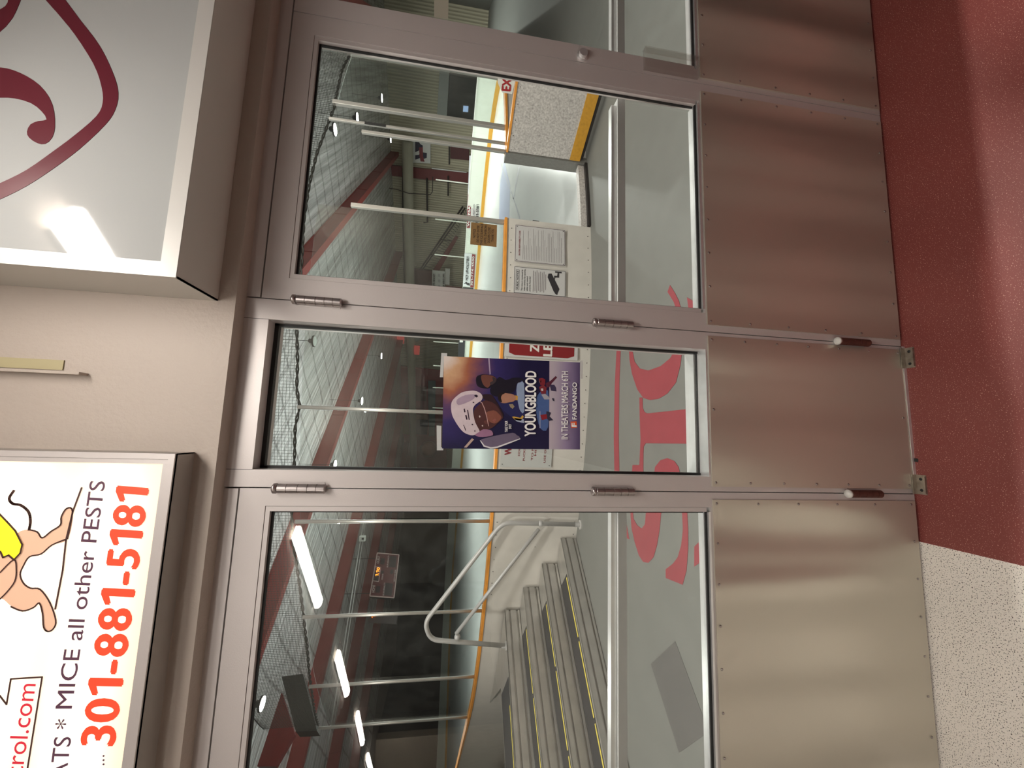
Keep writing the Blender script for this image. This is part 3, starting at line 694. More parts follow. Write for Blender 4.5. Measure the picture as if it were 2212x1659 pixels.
# gate leaf swung open to the lobby side
ga = Vector((3.50, 3.44, 0)); gd = Vector((.447, -.894, 0)); gn = Vector((.894, .447, 0))
gt = empty('rink_gate', ga, 'scuffed white gate leaf with yellow kick strip, swung open at the right', 'gate')
def gbox(name, s0, s1, z0, z1, t0, t1, m):
    bm = bmesh.new(); obox(bm, ga+gd*s0+gn*t0+Vector((0, 0, z0)), gd*(s1-s0), gn*(t1-t0), (0, 0, z1-z0)); return keep(new(name, bm, m), gt)
gbox('leaf', .04, 1.02, .10, 1.035, 0, .07, scuff)
gbox('cap_rail', .03, 1.03, 1.035, 1.06, -.012, .08, orange)
gbox('kick_strip', .04, 1.02, .10, .235, -.008, 0, yellow)
gbox('bottom_rail', .06, 1.0, .06, .10, .01, .06, dark)
for i in range(6): screw(ga+gd*(.06+i*.17)+Vector((0, 0, 1.0)), gt)
gpl = (gn.x, gn.y, 0, gn.dot(ga)-.012)
ex = empty('exit_plate', at((1090, 185), gpl), 'small white plate with red exit lettering on the gate leaf', 'sign')
shape('plate', [(1075, 150), (1108, 160), (1113, 175), (1106, 203), (1084, 199), (1075, 178)], gpl, white, ex, .006)
text_px('lettering', 'EXIT', (1102, 197), (1107, 150), (1083, 195), gpl, mat('exit_red', (.38, .012, .02), .5), ex, .05, lift=.008)
# black latch on the board end at the gate opening
bm = bmesh.new(); p = arcp(2.53, .78, .05); box(bm, (p.x, p.y-.03, .60), (p.x+.012, p.y+.01, .86)); box(bm, (p.x+.01, p.y-.02, .64), (p.x+.03, p.y, .72))
tag(new('gate_latch', bm, dark), 'black latch on the board end at the gate opening', 'latch')

# ---------------- signs on the near boards (follow the curve closely: flat plates)
def plate_on_arc(name, xa, xb, z0, z1, m, lab, cat='sign', th=.006, dr=.111):
    a, b = arcp(xa, 0, dr), arcp(xb, 0, dr); e = empty(name, (a+b)/2+Vector((0, 0, z0)), lab, cat)
    d = b-a; n = Vector((d.y, -d.x, 0)).normalized()
    bm = bmesh.new(); obox(bm, a+n*.0+Vector((0, 0, z0)), d, n*th, (0, 0, z1-z0)); keep(new('plate', bm, m), e)
    o = a+n*(th+.0005)
    def P(s, t): return o+d*s+Vector((0, 0, z0+(z1-z0)*t))      # s along, t up, both 0..1
    return e, P, n
def line3(bm, A, B, wd, n, th=.0006):
    d = (B-A).normalized(); q = d.cross(n).normalized()*wd/2; slab(bm, [A+q, B+q, B-q, A-q], n, th)
def rect_outline(name, P, n, e, m, wd=.004, a=(0.01, .01), b=(.99, .99)):
    bm = bmesh.new(); c = [P(a[0], a[1]), P(b[0], a[1]), P(b[0], b[1]), P(a[0], b[1])]
    for i in range(4): line3(bm, c[i], c[(i+1) % 4], wd, n)
    return keep(new(name, bm, m), e)
signg = mat('sign_grey_white', (.55, .55, .55), .4); inkb = mat('black_ink', (.02, .02, .025), .5); inkr = mat('dark_red_ink', (.22, .02, .03), .5); inkg = mat('faint_ink', (.25, .23, .24), .6)
# skaters code
e, P, n = plate_on_arc('rules_sign', 1.98, 2.44, .33, .94, signg, 'white framed skaters code sign with fine print on the rink boards')
rect_outline('border', P, n, e, mat('plum_line', (.08, .03, .05), .5))
text3('title', 'SKATERS RESPONSIBILITY CODE', P(.16, .895), P(.84, .895), P(.16, .925), inkr, e, .02)
bm = bmesh.new(); random.seed(3)
for k in range(24):
    t = .84-k*.033; line3(bm, P(.06, t), P(.06+random.choice((.85, .8, .6, .87, .4, .7)), t), .0032, n)
keep(new('fine_print', bm, inkg), e)
for s_, t_ in ((.04, .96), (.96, .96), (.04, .04), (.96, .04)):
    bm = bmesh.new(); bmesh.ops.create_icosphere(bm, subdivisions=1, radius=.006, matrix=Matrix.Translation(P(s_, t_))); keep(new('screw', bm, dark), e)
# camera notice
e, P, n = plate_on_arc('camera_notice', 1.60, 1.915, .325, .942, signg, 'white camera notice with black camera picture, left of the skaters code sign')
rect_outline('border', P, n, e, inkb)
rect_outline('title_box', P, n, e, inkb, .003, (.12, .90), (.88, .96))
text3('title', 'PUBLIC NOTICE', P(.16, .915), P(.84, .915), P(.16, .948), inkb, e, .02)
for k, s_ in enumerate(['This venue is monitored by', 'video cameras for security,', 'safety and control', 'purposes. Recorded']):
    text3('wording', s_, P(.10, .835-k*.05), P(.10+.031*len(s_), .835-k*.05), P(.10, .862-k*.05), inkb, e, .02)
bm = bmesh.new()
for k, L_ in enumerate((.8, .74, .85, .7, .78, .72, .8, .6)): line3(bm, P(.5-L_/2, .63-k*.034), P(.5+L_/2, .63-k*.034), .0085, n)
keep(new('small_print', bm, inkg), e)
bm = bmesh.new()
slab(bm, [P(.10, .16), P(.28, .12), P(.86, .28), P(.84, .34), P(.70, .355), P(.16, .23)], n, .0012)
slab(bm, [P(.62, .22), P(.72, .20), P(.72, .13), P(.90, .13), P(.90, .16), P(.78, .17), P(.78, .23)], n, .0012)
slab(bm, [P(.90, .08), P(.96, .08), P(.96, .21), P(.90, .21)], n, .0012)
slab(bm, [P(.05, .17), P(.09, .15), P(.16, .20), P(.12, .22)], n, .0012)
keep(new('camera_picture', bm, inkb), e)
# red octagonal plate
e, P, n = plate_on_arc('red_sign', .87, 1.20, .16, 1.02, signg, 'big dark red sign with clipped corners on the boards, right of the poster')
bm = bmesh.new(); slab(bm, [P(.06, .14), P(.14, .05), P(1, .05), P(1, .94), P(.14, .94), P(.06, .86)], n, .0012)
keep(new('red_field', bm, mat('sign_red', (.22, .008, .012), .4)), e)
text3('lettering', 'ZE', P(.20, .54), P(.68, .54), P(.20, .66), white, e, .04, lift=.003)
text3('lettering', 'LER', P(.08, .36), P(.78, .36), P(.08, .48), white, e, .04, lift=.003)
# warning plate left of poster
e, P, n = plate_on_arc('warning_sign', -.36, .25, .40, 1.0, mat('pale_grey_plate', (.48, .50, .49), .4), 'pale grey safety notice in red capitals, partly behind the poster')
text3('lettering', 'WARNING', P(.22, .80), P(.85, .80), P(.22, .93), inkr, e, .05)
for k, (s_, a_, b_, t_) in enumerate([('HOCKEY PLAYERS', .21, .80, .63), ('PUCKS CAN HURT', .12, .80, .53), ('TO MINIMIZE', .13, .75, .37), ('HIT BY', .22, .6, .31), ('USE OF EQUIPMENT', .09, .9, .12)]):
    text3('lettering', s_, P(a_, t_), P(b_, t_), P(a_, t_+.038), inkr, e, .015)
for s_, t_ in ((.05, .96), (.04, .04)):
    bm = bmesh.new(); bmesh.ops.create_icosphere(bm, subdivisions=1, radius=.006, matrix=Matrix.Translation(P(s_, t_))); keep(new('screw', bm, dark), e)
# brown notice stuck on the rink glass
e, P, n = plate_on_arc('ice_notice', 2.175, 2.462, 1.148, 1.458, mat('brown_paper', (.20, .11, .035), .6, 0, .1, 10), 'square brown paper notice on the rink glass above the skaters code sign', dr=.036, th=.002)
for k, s_ in enumerate(['NOTICE', 'DO NOT ENTER', 'THE ICE SURFACE', 'UNTIL ZAMBONI', 'DOORS CLOSE', 'THANK YOU']):
    h_ = .032*len(s_); text3('lettering', s_, P(.5-h_, .82-k*.14), P(.5+h_, .82-k*.14), P(.5-h_, .91-k*.14), mat('brown_ink', (.04, .018, .008), .6), e, .01)

# ---------------- stand of aluminium steps
stp = empty('aluminium_steps', uw(1.0, 4.0), 'four ribbed aluminium steps with yellow nosing, rising towards the rink boards', 'steps')
fr_w = [3.48, 3.79, 4.10, 4.43]; ends = [1.715, 1.565, 1.43, 1.31]; ULEFT = -2.9
tread_b = mat('black_grip', (.022, .022, .024), .8, 0, .2, 60); ynose = mat('yellow_nosing', (.75, .62, .10), .5, 0, .25, 40)
for k in range(4):
    z0, z1, wf = .2*k+.004, .2*(k+1), fr_w[k]; wb = fr_w[k+1] if k < 3 else 5.35
    ue = ends[k]
    prof = [(0, 0), (-.004, .004), (-.004, .026), (.022, .028), (.022, .046), (-.012, .050), (-.012, .118), (.018, .122), (.018, .138), (-.014, .142), (-.014, .196)]
    bm = bmesh.new()
    r0 = [bm.verts.new(uw(ULEFT, wf+a, z0+b)) for a, b in prof]; r1 = [bm.verts.new(uw(ue, wf+a, z0+b)) for a, b in prof]
    for i in range(len(prof)-1): bm.faces.new((r0[i], r0[i+1], r1[i+1], r1[i]))
    b0 = [bm.verts.new(uw(ULEFT, wf+.03, z0)), bm.verts.new(uw(ULEFT, wf+.03, z1-.012))]; b1 = [bm.verts.new(uw(ue, wf+.03, z0)), bm.verts.new(uw(ue, wf+.03, z1-.012))]
    bm.faces.new((b0[0], b1[0], b1[1], b0[1])); bm.faces.new((r0[-1], b0[1], b1[1], r1[-1])); bm.faces.new(r1+[b1[1], b1[0]]); bm.faces.new(r0+[b0[1], b0[0]])
    keep(new('riser', bm, alu_r), stp)
    front = [uw(ULEFT, wf-.014, z1-.012), uw(ue, wf-.014, z1-.012)]
    if k < 3: back = [uw(ends[k+1], wb, z1-.012), uw(ULEFT, wb, z1-.012)]
    else: back = [arcp(x, z1-.012, .13) for x in (-2.35, -2.7, -3.1, -3.5, -3.9)]+[uw(.7, 5.15, z1-.012), uw(ULEFT, 5.15, z1-.012)]
    bm = bmesh.new(); slab(bm, front+back, (0, 0, 1), .012); keep(new('tread', bm, alu_r), stp)
    gu = ue-.42-(.05 if k == 3 else 0); wg = wb-.016 if k < 3 else 5.1
    if k == 3: gu = .62
    bm = bmesh.new(); ubox(bm, ULEFT, wf+.02, z1, gu, wg, z1+.003); keep(new('grip_strip', bm, tread_b), stp)
    x = gu-.03 if k < 3 else gu-.25
    while x > ULEFT:
        bm = bmesh.new(); ubox(bm, max(ULEFT, x-.60), wf+.030, z1+.003, x, wf+.058, z1+.005); keep(new('nosing', bm, ynose), stp); x -= .64
    if k < 3:
        A, B_ = uw(ue-.012, wf+.03, z0), uw(ends[k+1]-.012, wb-.002, z0)
        bm = bmesh.new(); slab(bm, [A, B_, B_+Vector((0, 0, z1-.012-z0)), A+Vector((0, 0, z1-.012-z0))], (-S, -S, 0), .006); keep(new('side_panel', bm, alu_r), stp)
# handrail
hr = empty('handrail', (-1.045, 3.5, 0), 'bent grey pipe handrail climbing beside the aluminium steps', 'handrail')
f1 = Vector((-1.05, 3.52, 0)); 
hp = PY(3.5)
def slant(p):      # points of the rail lie in the upright plane through both feet
    return at(p, HPL)
f2 = uw(.93, 4.46, .80); dd = (f2-f1); dd.z = 0; nn = Vector((dd.y, -dd.x, 0)).normalized(); HPL = (nn.x, nn.y, 0, nn.dot(f1))
top = fillet([f1, slant((1088, 1128)), slant((925, 1335)), slant((940, 1378)), f2], .16, 8)
top = fillet([f1, slant((1085, 1129)), slant((917, 1345)), slant((930, 1382)), f2], .12, 8)
keep(tubeo('rail', top, .026, pvc, None, 14), hr)
keep(tubeo('mid_rail', [slant((1164, 1143)), slant((985, 1369))], .021, pvc, None, 12), hr)
for p in (slant((1168, 1131)), slant((988, 1376))):
    bm = bmesh.new(); bmesh.ops.create_uvsphere(bm, u_segments=12, v_segments=8, radius=.036, matrix=Matrix.Translation(p)); keep(new('clamp', bm, pvc, None, True), hr)
bm = bmesh.new(); tube(bm, [f1, f1+Vector((0, 0, .012)), f1+Vector((0, 0, .0125)), f1+Vector((0, 0, .07))], [.055, .055, .028, .028], 18); keep(new('foot', bm, pvc), hr)
bm = bmesh.new(); tube(bm, [f2, f2+Vector((0, 0, .012)), f2+Vector((0, 0, .0125)), f2+Vector((0, 0, .06))], [.05, .05, .027, .027], 18); keep(new('foot', bm, pvc), hr)

# ---------------- painted lettering on the lobby floor
FL = PZ(.0015); fred = mat('floor_letter_red', (.27, .045, .058), .5, 0, .12, 9)
lg = empty('floor_lettering', at((1450, 950), PZ(0)), 'big red letters and bar painted on the grey lobby floor', 'floor marking')
def G(L): return [(1240+x/2.675, 680+y/2.675) for x, y in L]
def shp(n_, L, s=0): shape(n_, L, FL, fred, lg, .0012, smooth=s)
shp('bar', G([(250, 100), (274, 100), (270, 190), (262, 400), (258, 700), (262, 915), (266, 1000), (238, 1000), (234, 915), (230, 700), (236, 400), (247, 190)]))
shp('letter', G([(378, 478), (396, 478), (398, 540), (408, 562), (425, 570), (655, 545), (720, 538), (720, 748), (655, 745), (415, 742), (403, 760), (401, 800), (400, 960), (332, 960), (338, 868), (378, 868), (385, 720), (380, 600)]))
shp('letter', G([(316, 100), (318, 190), (321, 260), (335, 340), (365, 430), (400, 480), (440, 493), (490, 485), (540, 455), (590, 390), (615, 290), (625, 210), (628, 100), (600, 100), (580, 210), (555, 252), (500, 297), (430, 322), (380, 310), (350, 270), (335, 190), (332, 100)]))
shp('letter', G([(325, 1120), (332, 1230), (350, 1310), (375, 1390), (400, 1428), (430, 1433), (460, 1400), (480, 1330), (495, 1240), (503, 1152), (540, 1000), (560, 950), (585, 960), (615, 1060), (625, 1152), (630, 1240), (620, 1330), (600, 1400), (570, 1440), (530, 1470), (530, 1520), (628, 1560), (650, 1480), (660, 1350), (660, 1240), (655, 1152), (640, 1030), (612, 915), (605, 880), (580, 845), (540, 828), (500, 840), (468, 880), (463, 930), (440, 1050), (415, 1152), (410, 1210), (390, 1235), (365, 1215), (345, 1180), (338, 1120)]))
shp('letter', G([(695, 1340), (760, 1275), (775, 1400), (695, 1455)]))
shp('letter', G([(270, 1215), (305, 1215), (320, 1297), (270, 1275)]))
def G2(L): return [(1000+x/3.687, 400+y/3.687) for x, y in L]
shp('flourish', G2([(1650, 795), (1690, 860), (1720, 920), (1740, 995), (1745, 1040), (1705, 1040), (1700, 995), (1680, 930), (1630, 850)]))
shp('flourish', G2([(1785, 893), (1880, 950), (1895, 1040), (1810, 1040), (1800, 1000)]))
tag(shape('floor_patch', [(1458.7, 1384.7), (1531, 1580.6), (1467, 1626), (1406, 1434)], PZ(.001), mat('dark_grey_patch', (.105, .105, .1), .6, 0, .1, 9), None, .001), 'darker grey rectangle on the lobby floor at the lower left', 'floor marking')  # flat shape in a darker grey than the floor around it

# ================================================================== FAR SIDE OF THE RINK
WU = PU(45.9)
def far(name, px, m, lab, cat, group=None, th=.15, pl=WU):
    o = shape(name, px, pl, m, None, th); tag(o, lab, cat, group); return o
# wall columns
far('wall_column', [(846, 356), (848, 378), (1012, 396), (1012, 372)], redp, 'red steel column on the far wall below the right girder', 'column', 'red columns of the far wall', .4)
far('wall_column', [(948, 700), (948, 712), (1006, 714), (1006, 702)], redp, 'red steel column on the far wall just right of the poster pane', 'column', 'red columns of the far wall', .4)
# columns along the right hand wall
for k, (uu, lab) in enumerate(((12, 'red steel column on the right wall, nearest the doors'), (26, 'red steel column on the right wall, farther away'))):
    o = uboxo('wall_column', [(uu-.2, -5.0, 0, uu+.2, -4.5, 8.0)], redp); tag(o, lab, 'column', 'red columns of the right wall')
# long duct
du = tubeo('air_duct', [at((880, 306), PU(44.3)), at((884, 520), PU(44.3)), at((887, 700), PU(44.3)), at((892, 930), PU(44.3)), uw(44.3, 61.5, at((892, 930), PU(44.3)).z)], .52, mat('duct_cream', (.52, .49, .38), .5, 0, .1, 2), None, 20)
tag(du, 'long round cream air duct along the far wall', 'duct')
# conduits on the far wall
dk = mat('pipe_dark', (.03, .022, .02), .6)
for L, r, lab in (([(870, 345), (870, 470), (874, 640), (878, 700)], .10, 'thin dark pipe along the far wall just above the duct'),
                 ([(922, 385), (923, 480), (915, 481)], .14, 'dark pipe loop below the duct left of the red column'),
                 ([(968, 380), (968, 423)], .12, 'short dark pipe stub under the far wall pipes'),
                 ([(838, 406), (860, 410), (884, 418), (930, 420), (934, 414), (935, 382)], .07, 'thin black cable looping across the duct')):
    tag(tubeo('pipe', [at(p, PU(45.3 if r > .08 else 43.6)) for p in L], r*.6, dk, None, 8), lab, 'pipe')
# X banner
bn = empty('banner', at((905, 330), WU), 'white banner with dark cross shape and red word, left of the duct end', 'banner')
B2 = PU(45.85); nav = mat('navy_print', (.015, .012, .04), .5)
shape('cloth', [(890, 296), (930, 300), (930, 353), (888, 351)], B2, white, bn, .05)
def Gx(L): return [(870+x/14.75, 280+y/14.75) for x, y in L]
shape('print', Gx([(400, 320), (520, 390), (560, 460), (640, 500), (640, 640), (560, 640), (400, 720)]), B2, nav, bn, .01, off=.06)
shape('print', Gx([(400, 810), (520, 800), (560, 720), (640, 720), (770, 740), (765, 900), (680, 925), (560, 900), (400, 955)]), B2, nav, bn, .01, off=.06)
shape('red_word', Gx([(520, 560), (640, 560), (650, 850), (700, 1020), (570, 1010), (540, 850)]), B2, inkr, bn, .01, off=.08)
bm = bmesh.new(); 
# dark windows low on the far wall
far('dark_window', [(972, 150), (1030, 158), (1024, 262), (966, 255)], mat('dark_glazing', (.018, .022, .022), .15), 'wide dark glazed opening on the far wall at the right', 'window')
far('pale_panel', [(950, 150), (971, 152), (965, 255), (944, 253)], mat('pale_panel', (.30, .32, .30), .5, 0, .3, .5), 'pale panel band above the dark glazed opening', 'panel')
tv = empty('screen', at((1008, 235), PU(45.6)), 'small glowing blue screen in the dark glazed opening', 'screen')
shape('case', [(998, 225), (1015, 227), (1014, 245), (997, 243)], PU(45.6), dark, tv, .1)
shape('display', [(1001, 228), (1012, 229), (1011, 242), (1000, 241)], PU(45.6), mat('screen_blue', (.35, .5, .8), .5, emit=.9), tv, .02, off=.12)
far('door_leaf', [(973, 312), (1013, 316), (1013, 346), (973, 342)], redd, 'dark red door low on the far wall left of the glazing', 'door')
far('frame_bar', [(969, 308), (971.5, 308), (971.5, 355), (969, 355)], dk, 'thin dark upright bar frame beside the dark red door', 'bar', th=.1)
far('lamp_strip', [(933, 362), (1008, 371), (1008, 373), (933, 364.5)], white, 'thin white strip light on the red far column', 'light strip', th=.1, pl=PU(45.38))
# stair to the upper level
stl = empty('staircase', at((975, 520), PU(44.6)), 'long dark metal staircase with railing rising to the left on the far side', 'staircase')
SP = PU(44.6)
shape('stringer', [(984, 508), (990, 512), (948, 585), (935, 583)], SP, redp, stl, .25)
def bar3(name, pa, pb, r, m, par, pl):
    o = tubeo(name, [at(pa, pl), at(pb, pl)], r, m, None, 6); keep(o, par); return o
bar3('handrail', (1000, 446), (909, 580), .10, dk, stl, SP); bar3('handrail', (1005, 449), (914, 581), .08, dk, stl, SP)
bm = bmesh.new()
for i in range(26):
    t = i/25; a = at((1003-91*t, 448+133*t), SP); b = at((1008-70*t, 462+122*t), SP)
    tube(bm, [a, b], .025, 4)
keep(new('baluster', bm, dk), stl); stl.children[-1]['kind'] = 'stuff'
for (x, y) in ((952, 517), (930, 550)): bar3('post', (x, y), (x+26, y+4), .05, dk, stl, SP)
rm = empty('press_room', at((910, 600), PU(45.85)), 'dark maroon raised room on the far wall left of the staircase', 'booth')
shape('wall_panel', [(890, 578), (934, 583), (934, 690), (892, 686)], PU(45.75), redd, rm, .6)
shape('trim', [(877, 575), (890, 577), (891, 690), (880, 690)], PU(45.75), dk, rm, .3)
cs = empty('hockey_banner', at((945, 605), PU(44.3)), 'white sign with crest and hockey lettering under the maroon room', 'sign')
CP = PU(44.1)
shape('board', [(934, 583), (961, 586), (961, 632), (933, 630)], CP, white, cs, .08)
text_px('lettering', 'CADETS HOCKEY', (939.5, 626), (940, 590), (935, 626), CP, inkb, cs, .02, lift=.12)
text_px('lettering', 'MILITARY SPORTS CAMPS', (960, 627), (960, 590), (956.5, 627), CP, inkb, cs, .02, lift=.12)
for yy in (594, 606, 618): shape('crest', [(946, yy-3), (951, yy-3), (951, yy+3), (946, yy+3)], CP, signg, cs, .02, off=.1)
far('garage_door', [(962, 579), (972, 580), (971, 613), (962, 612)], white, 'bright white shutter edge beside the hockey sign', 'shutter', th=.3, pl=PU(44.5))
far('red_bench', [(964, 617), (997, 620), (995, 640), (962, 640)], mat('seat_red', (.20, .01, .015), .5), 'red bench end behind the far boards', 'bench', th=.6, pl=PU(44.0))
# glass posts on the far boards
pj = 0
for wv in (4.9, 7.3, 9.7, 12.1, 14.5, 16.9, 19.3, 21.7, 24.1):
    o = uboxo('far_glass_post', [(27.02, wv-.03, 1.121, 27.08, wv+.03, 3.2)], mat('pale_post', (.55, .56, .5), .4, .3)); pj += 1
    tag(o, 'thin pale post of the rink glass above the far boards', 'post', 'glass posts on the far boards')
# adverts on the far boards
AP = PU(26.97)
ad = empty('board_advert', at((1024, 440), AP), 'red and white advert reading WOMACK on the far boards', 'advert')
shape('panel', [(1010, 419), (1037, 419), (1034, 493), (1008, 493)], AP, mat('advert_grey', (.52, .50, .48), .5), ad, .02)
shape('red_band', [(1010.5, 420), (1018.5, 420), (1015, 492), (1008.5, 492)], AP, inkr, ad, .01, off=.025)
text_px('lettering', 'WOMACK', (1013.5, 489), (1018, 425), (1009, 489), AP, white, ad, .03, lift=.045)
text_px('lettering', '301-881-5181', (1032, 491), (1035, 441), (1026.5, 491), AP, inkb, ad, .02, lift=.045)
text_px('lettering', 'TERMITE & PEST CONTROL', (1024, 491), (1027, 422), (1020.5, 491), AP, inkg, ad, .01, lift=.045)
ad = empty('board_advert', at((1020, 590), AP), 'white advert with red phone number strip on the far boards', 'advert')
shape('panel', [(1003.5, 547), (1020, 548), (1016, 619), (1000, 618)], AP, mat('advert_white', (.60, .62, .64), .5), ad, .02)
shape('red_band', [(1019.5, 549), (1027, 550), (1023, 621), (1015.5, 620)], AP, inkr, ad, .02)
text_px('lettering', 'MCP UPHOLSTERY', (1011, 605), (1013.5, 553), (1005.5, 605), AP, inkb, ad, .01, lift=.045)
text_px('lettering', '301-774-4500', (1020.5, 616), (1024.5, 553), (1016.5, 616), AP, white, ad, .03, lift=.045)
shape('figure', [(1001.5, 613), (1007, 608), (1010, 611), (1014, 611), (1015, 617), (1009, 615), (1006, 612)], AP, inkb, ad, .01, off=.03)
ad = empty('board_advert', at((1025, 380), AP), 'pale blue advert with purple swoosh on the far boards', 'advert')
shape('panel', [(1014, 336), (1044, 336), (1036.5, 418), (1010.5, 418)], AP, mat('advert_pale', (.62, .64, .68), .5), ad, .02)
shape('swoosh', [(1044, 366), (1037, 385), (1030, 418), (1036.5, 418), (1041, 375)], AP, mat('plum', (.06, .02, .05), .5), ad, .01, off=.025)
shape('emblem', [(1012.5, 404), (1016, 402), (1017, 408), (1015.5, 413), (1012.5, 411)], AP, inkb, ad, .01, off=.025)
bm = bmesh.new()
n_ = Vector((-S, -S, 0))
for k in range(4): line3(bm, at((1022+k*2.6, 397), AP)+n_*.03, at((1023+k*2.6, 374), AP)+n_*.03, .03, n_)
keep(new('small_print', bm, inkg), ad)
ad = empty('board_advert', at((1010, 630), AP), 'dark grey advert panel on the far boards at the door stile', 'advert')
shape('panel', [(1000, 620), (1022.5, 622), (1020, 650), (998.5, 648)], AP, mat('advert_dark', (.03, .03, .035), .5), ad, .02)
ad = empty('board_advert', at((1003, 745), AP), 'dark advert panel with pale round emblem just right of the poster', 'advert')
shape('panel', [(991, 727), (1005, 727), (1003, 775), (989, 775)], AP, M['advert_dark'], ad, .02)
shape('emblem', [(993, 730), (1000, 730), (1000, 739), (993, 739)], AP, white, ad, .01, off=.025)

# ---------------- solid shapes beyond the far boards, standing in for hall reflections in the pane
Q = PU(44.0)
tag(shape('red_reflection_panel', [(853, 716), (874, 719), (873, 741), (852, 739)], Q, mat('reflection_red', (.75, .08, .07), .5, 0, .5, .8, emit=.35), None, .2), 'small glowing red shape for a hall reflection, high right of the duct end', 'sign', 'glowing red reflection shapes')
tag(shape('red_reflection_panel', [(895, 746), (907, 747), (906, 765), (895, 764)], Q, M['reflection_red'], None, .2), 'small glowing red shape for a hall reflection, just below the duct', 'sign', 'glowing red reflection shapes')
tag(shape('reflection_disc', [(896, 722), (905, 722), (908, 729), (905, 736), (897, 736)], Q, mat('pale_disc', (.38, .42, .38), .4), None, .1, smooth=3), 'pale round disc for a hall reflection, under the duct at the pane edge', 'disc')
bk = mat('maroon_reflection', (.38, .035, .04), .6, 0, .35, 1.0)
tag(shape('maroon_reflection_area', [(866, 790), (960, 800), (966, 1030), (866, 1030)], PU(45.85), bk, None, .3), 'dark maroon shape for a hall reflection, top right of the poster', 'wall section')
tag(shape('reflection_strip', [(925, 822), (941, 822), (939, 941), (926, 941)], PU(45.15), mat('grey_blue_reflection', (.20, .24, .24), .6, 0, .25, 1), None, .1), 'grey blue upright shape for a hall reflection, left above the poster', 'banner')
yb = tag(shape('reflection_shape', [(873, 895), (882, 892), (884, 938), (864, 936)], PU(45.15), mat('mustard_reflection', (.26, .19, .07), .6), None, .1), 'mustard yellow shape for a hall reflection, above the poster', 'reflection_shape')
pb_ = empty('navy_reflection', at((910, 910), PU(45.15)), 'small navy shape with pale orange top for a hall reflection, above the movie poster', 'poster')
shape('sheet', [(897, 905), (925, 906), (923, 938), (896, 937)], PU(45.15), nav, pb_, .08)
shape('top_band', [(897, 894), (924, 895), (924, 906), (897, 905)], PU(45.15), mat('peach', (.55, .34, .24), .6), pb_, .08)
bm = bmesh.new(); c_ = at((926, 970), PU(42)); bmesh.ops.create_uvsphere(bm, u_segments=24, v_segments=14, radius=1.25, matrix=Matrix.Translation(c_))
tag(new('reflection_ball', bm, mat('copper_reflection', (.30, .11, .07), .3), None, True), 'big copper coloured ball for a hall reflection, upper left of the poster', 'ball')
far('reflection_board', [(898, 835), (921, 836), (920, 865), (897, 864)], mat('rust_reflection', (.20, .05, .03), .6), 'rust coloured shape for a hall reflection, behind the duct above the poster', 'board', pl=PU(45.15))

# ---------------- scoreboard over centre ice
SB = PW(29.6)
sb = empty('scoreboard', at((830, 1242), SB), 'dark red hanging hockey scoreboard with glowing amber clock', 'scoreboard')
shape('cabinet', [(815, 1195), (862, 1199), (851, 1292), (799, 1288)], SB, mat('score_red', (.11, .012, .016), .4), sb, .02)
bx = [at(p, SB) for p in ((815, 1195), (862, 1199), (851, 1292), (799, 1288))]; nb_ = Vector((S, -S, 0))
bm = bmesh.new(); slab(bm, bx, -nb_, .3); keep(new('case', bm, dark), sb)
bm = bmesh.new()
for i in range(4): line3(bm, bx[i]+nb_*.03, bx[(i+1) % 4]+nb_*.03, .07, nb_, .02)
c4 = [at(p, SB)+nb_*.03 for p in ((810.5, 1225), (822.5, 1226), (818, 1257), (805.5, 1255))]
for i in range(4): line3(bm, c4[i], c4[(i+1) % 4], .045, nb_, .02)
keep(new('border', bm, mat('score_line', (.55, .4, .38), .5)), sb)
score_dark = mat('score_dark', (.02, .006, .008), .4)
for q in ([(823, 1206), (832, 1207), (830, 1220), (821, 1219)], [(842, 1201), (857, 1202), (855, 1226), (840, 1225)], [(813, 1266), (822, 1267), (820, 1281), (811, 1280)], [(832, 1259), (849, 1261), (846, 1288), (828, 1286)], [(807, 1228), (822, 1229), (818, 1255), (805, 1253)], [(824, 1233), (830, 1233), (828, 1240), (822, 1240)], [(844, 1231), (850, 1231), (849, 1240), (842, 1240)]):
    shape('digit_window', q, SB, score_dark, sb, .01, off=.022)
paleink = mat('score_white', (.6, .5, .48), .5)
text_px('lettering', 'HOME', (809, 1281), (810.5, 1264.5), (803.5, 1280.5), SB, paleink, sb, .02, lift=.04)
text_px('lettering', 'GUEST', (818.5, 1218), (821, 1202), (813.5, 1217.5), SB, paleink, sb, .02, lift=.04)
text_px('lettering', 'PERIOD', (827, 1253), (828.5, 1240), (824, 1252.5), SB, paleink, sb, .02, lift=.04)
text_px('lettering', 'PLYR PENALTY', (830, 1287), (833, 1259), (826.5, 1287), SB, paleink, sb, .02, lift=.04)
text_px('lettering', 'PLYR PENALTY', (838.5, 1226), (841, 1200.5), (835.5, 1226), SB, paleink, sb, .02, lift=.04)
text_px('lettering', 'SHOTS ON GOAL', (853.5, 1257), (856, 1231), (850, 1257), SB, paleink, sb, .02, lift=.04)
amber = mat('amber_led', (1.0, .33, .03), .5, emit=3.0)
text_px('clock', '1:10', (817, 1246), (821, 1227), (810.5, 1245), SB, amber, sb, .03, lift=.05)
for yy in (1205, 1280):
    a = at((812 if yy == 1205 else 802, yy), SB)-nb_*.1; keep(tubeo('hanger', [a, Vector((a.x, a.y, 8.75))], .02, dark, None, 6), sb)
s3 = empty('shot_clock', at((808, 1330), PW(29.8)), 'small dark display with amber digits left of the glass post', 'display')
shape('case', [(800, 1320), (860, 1326), (856, 1350), (796, 1345)], PW(29.8), score_dark, s3, .1)
text_px('clock', '18', (811, 1336), (812, 1326), (802.5, 1336), PW(29.8), amber, s3, .02, lift=.13)

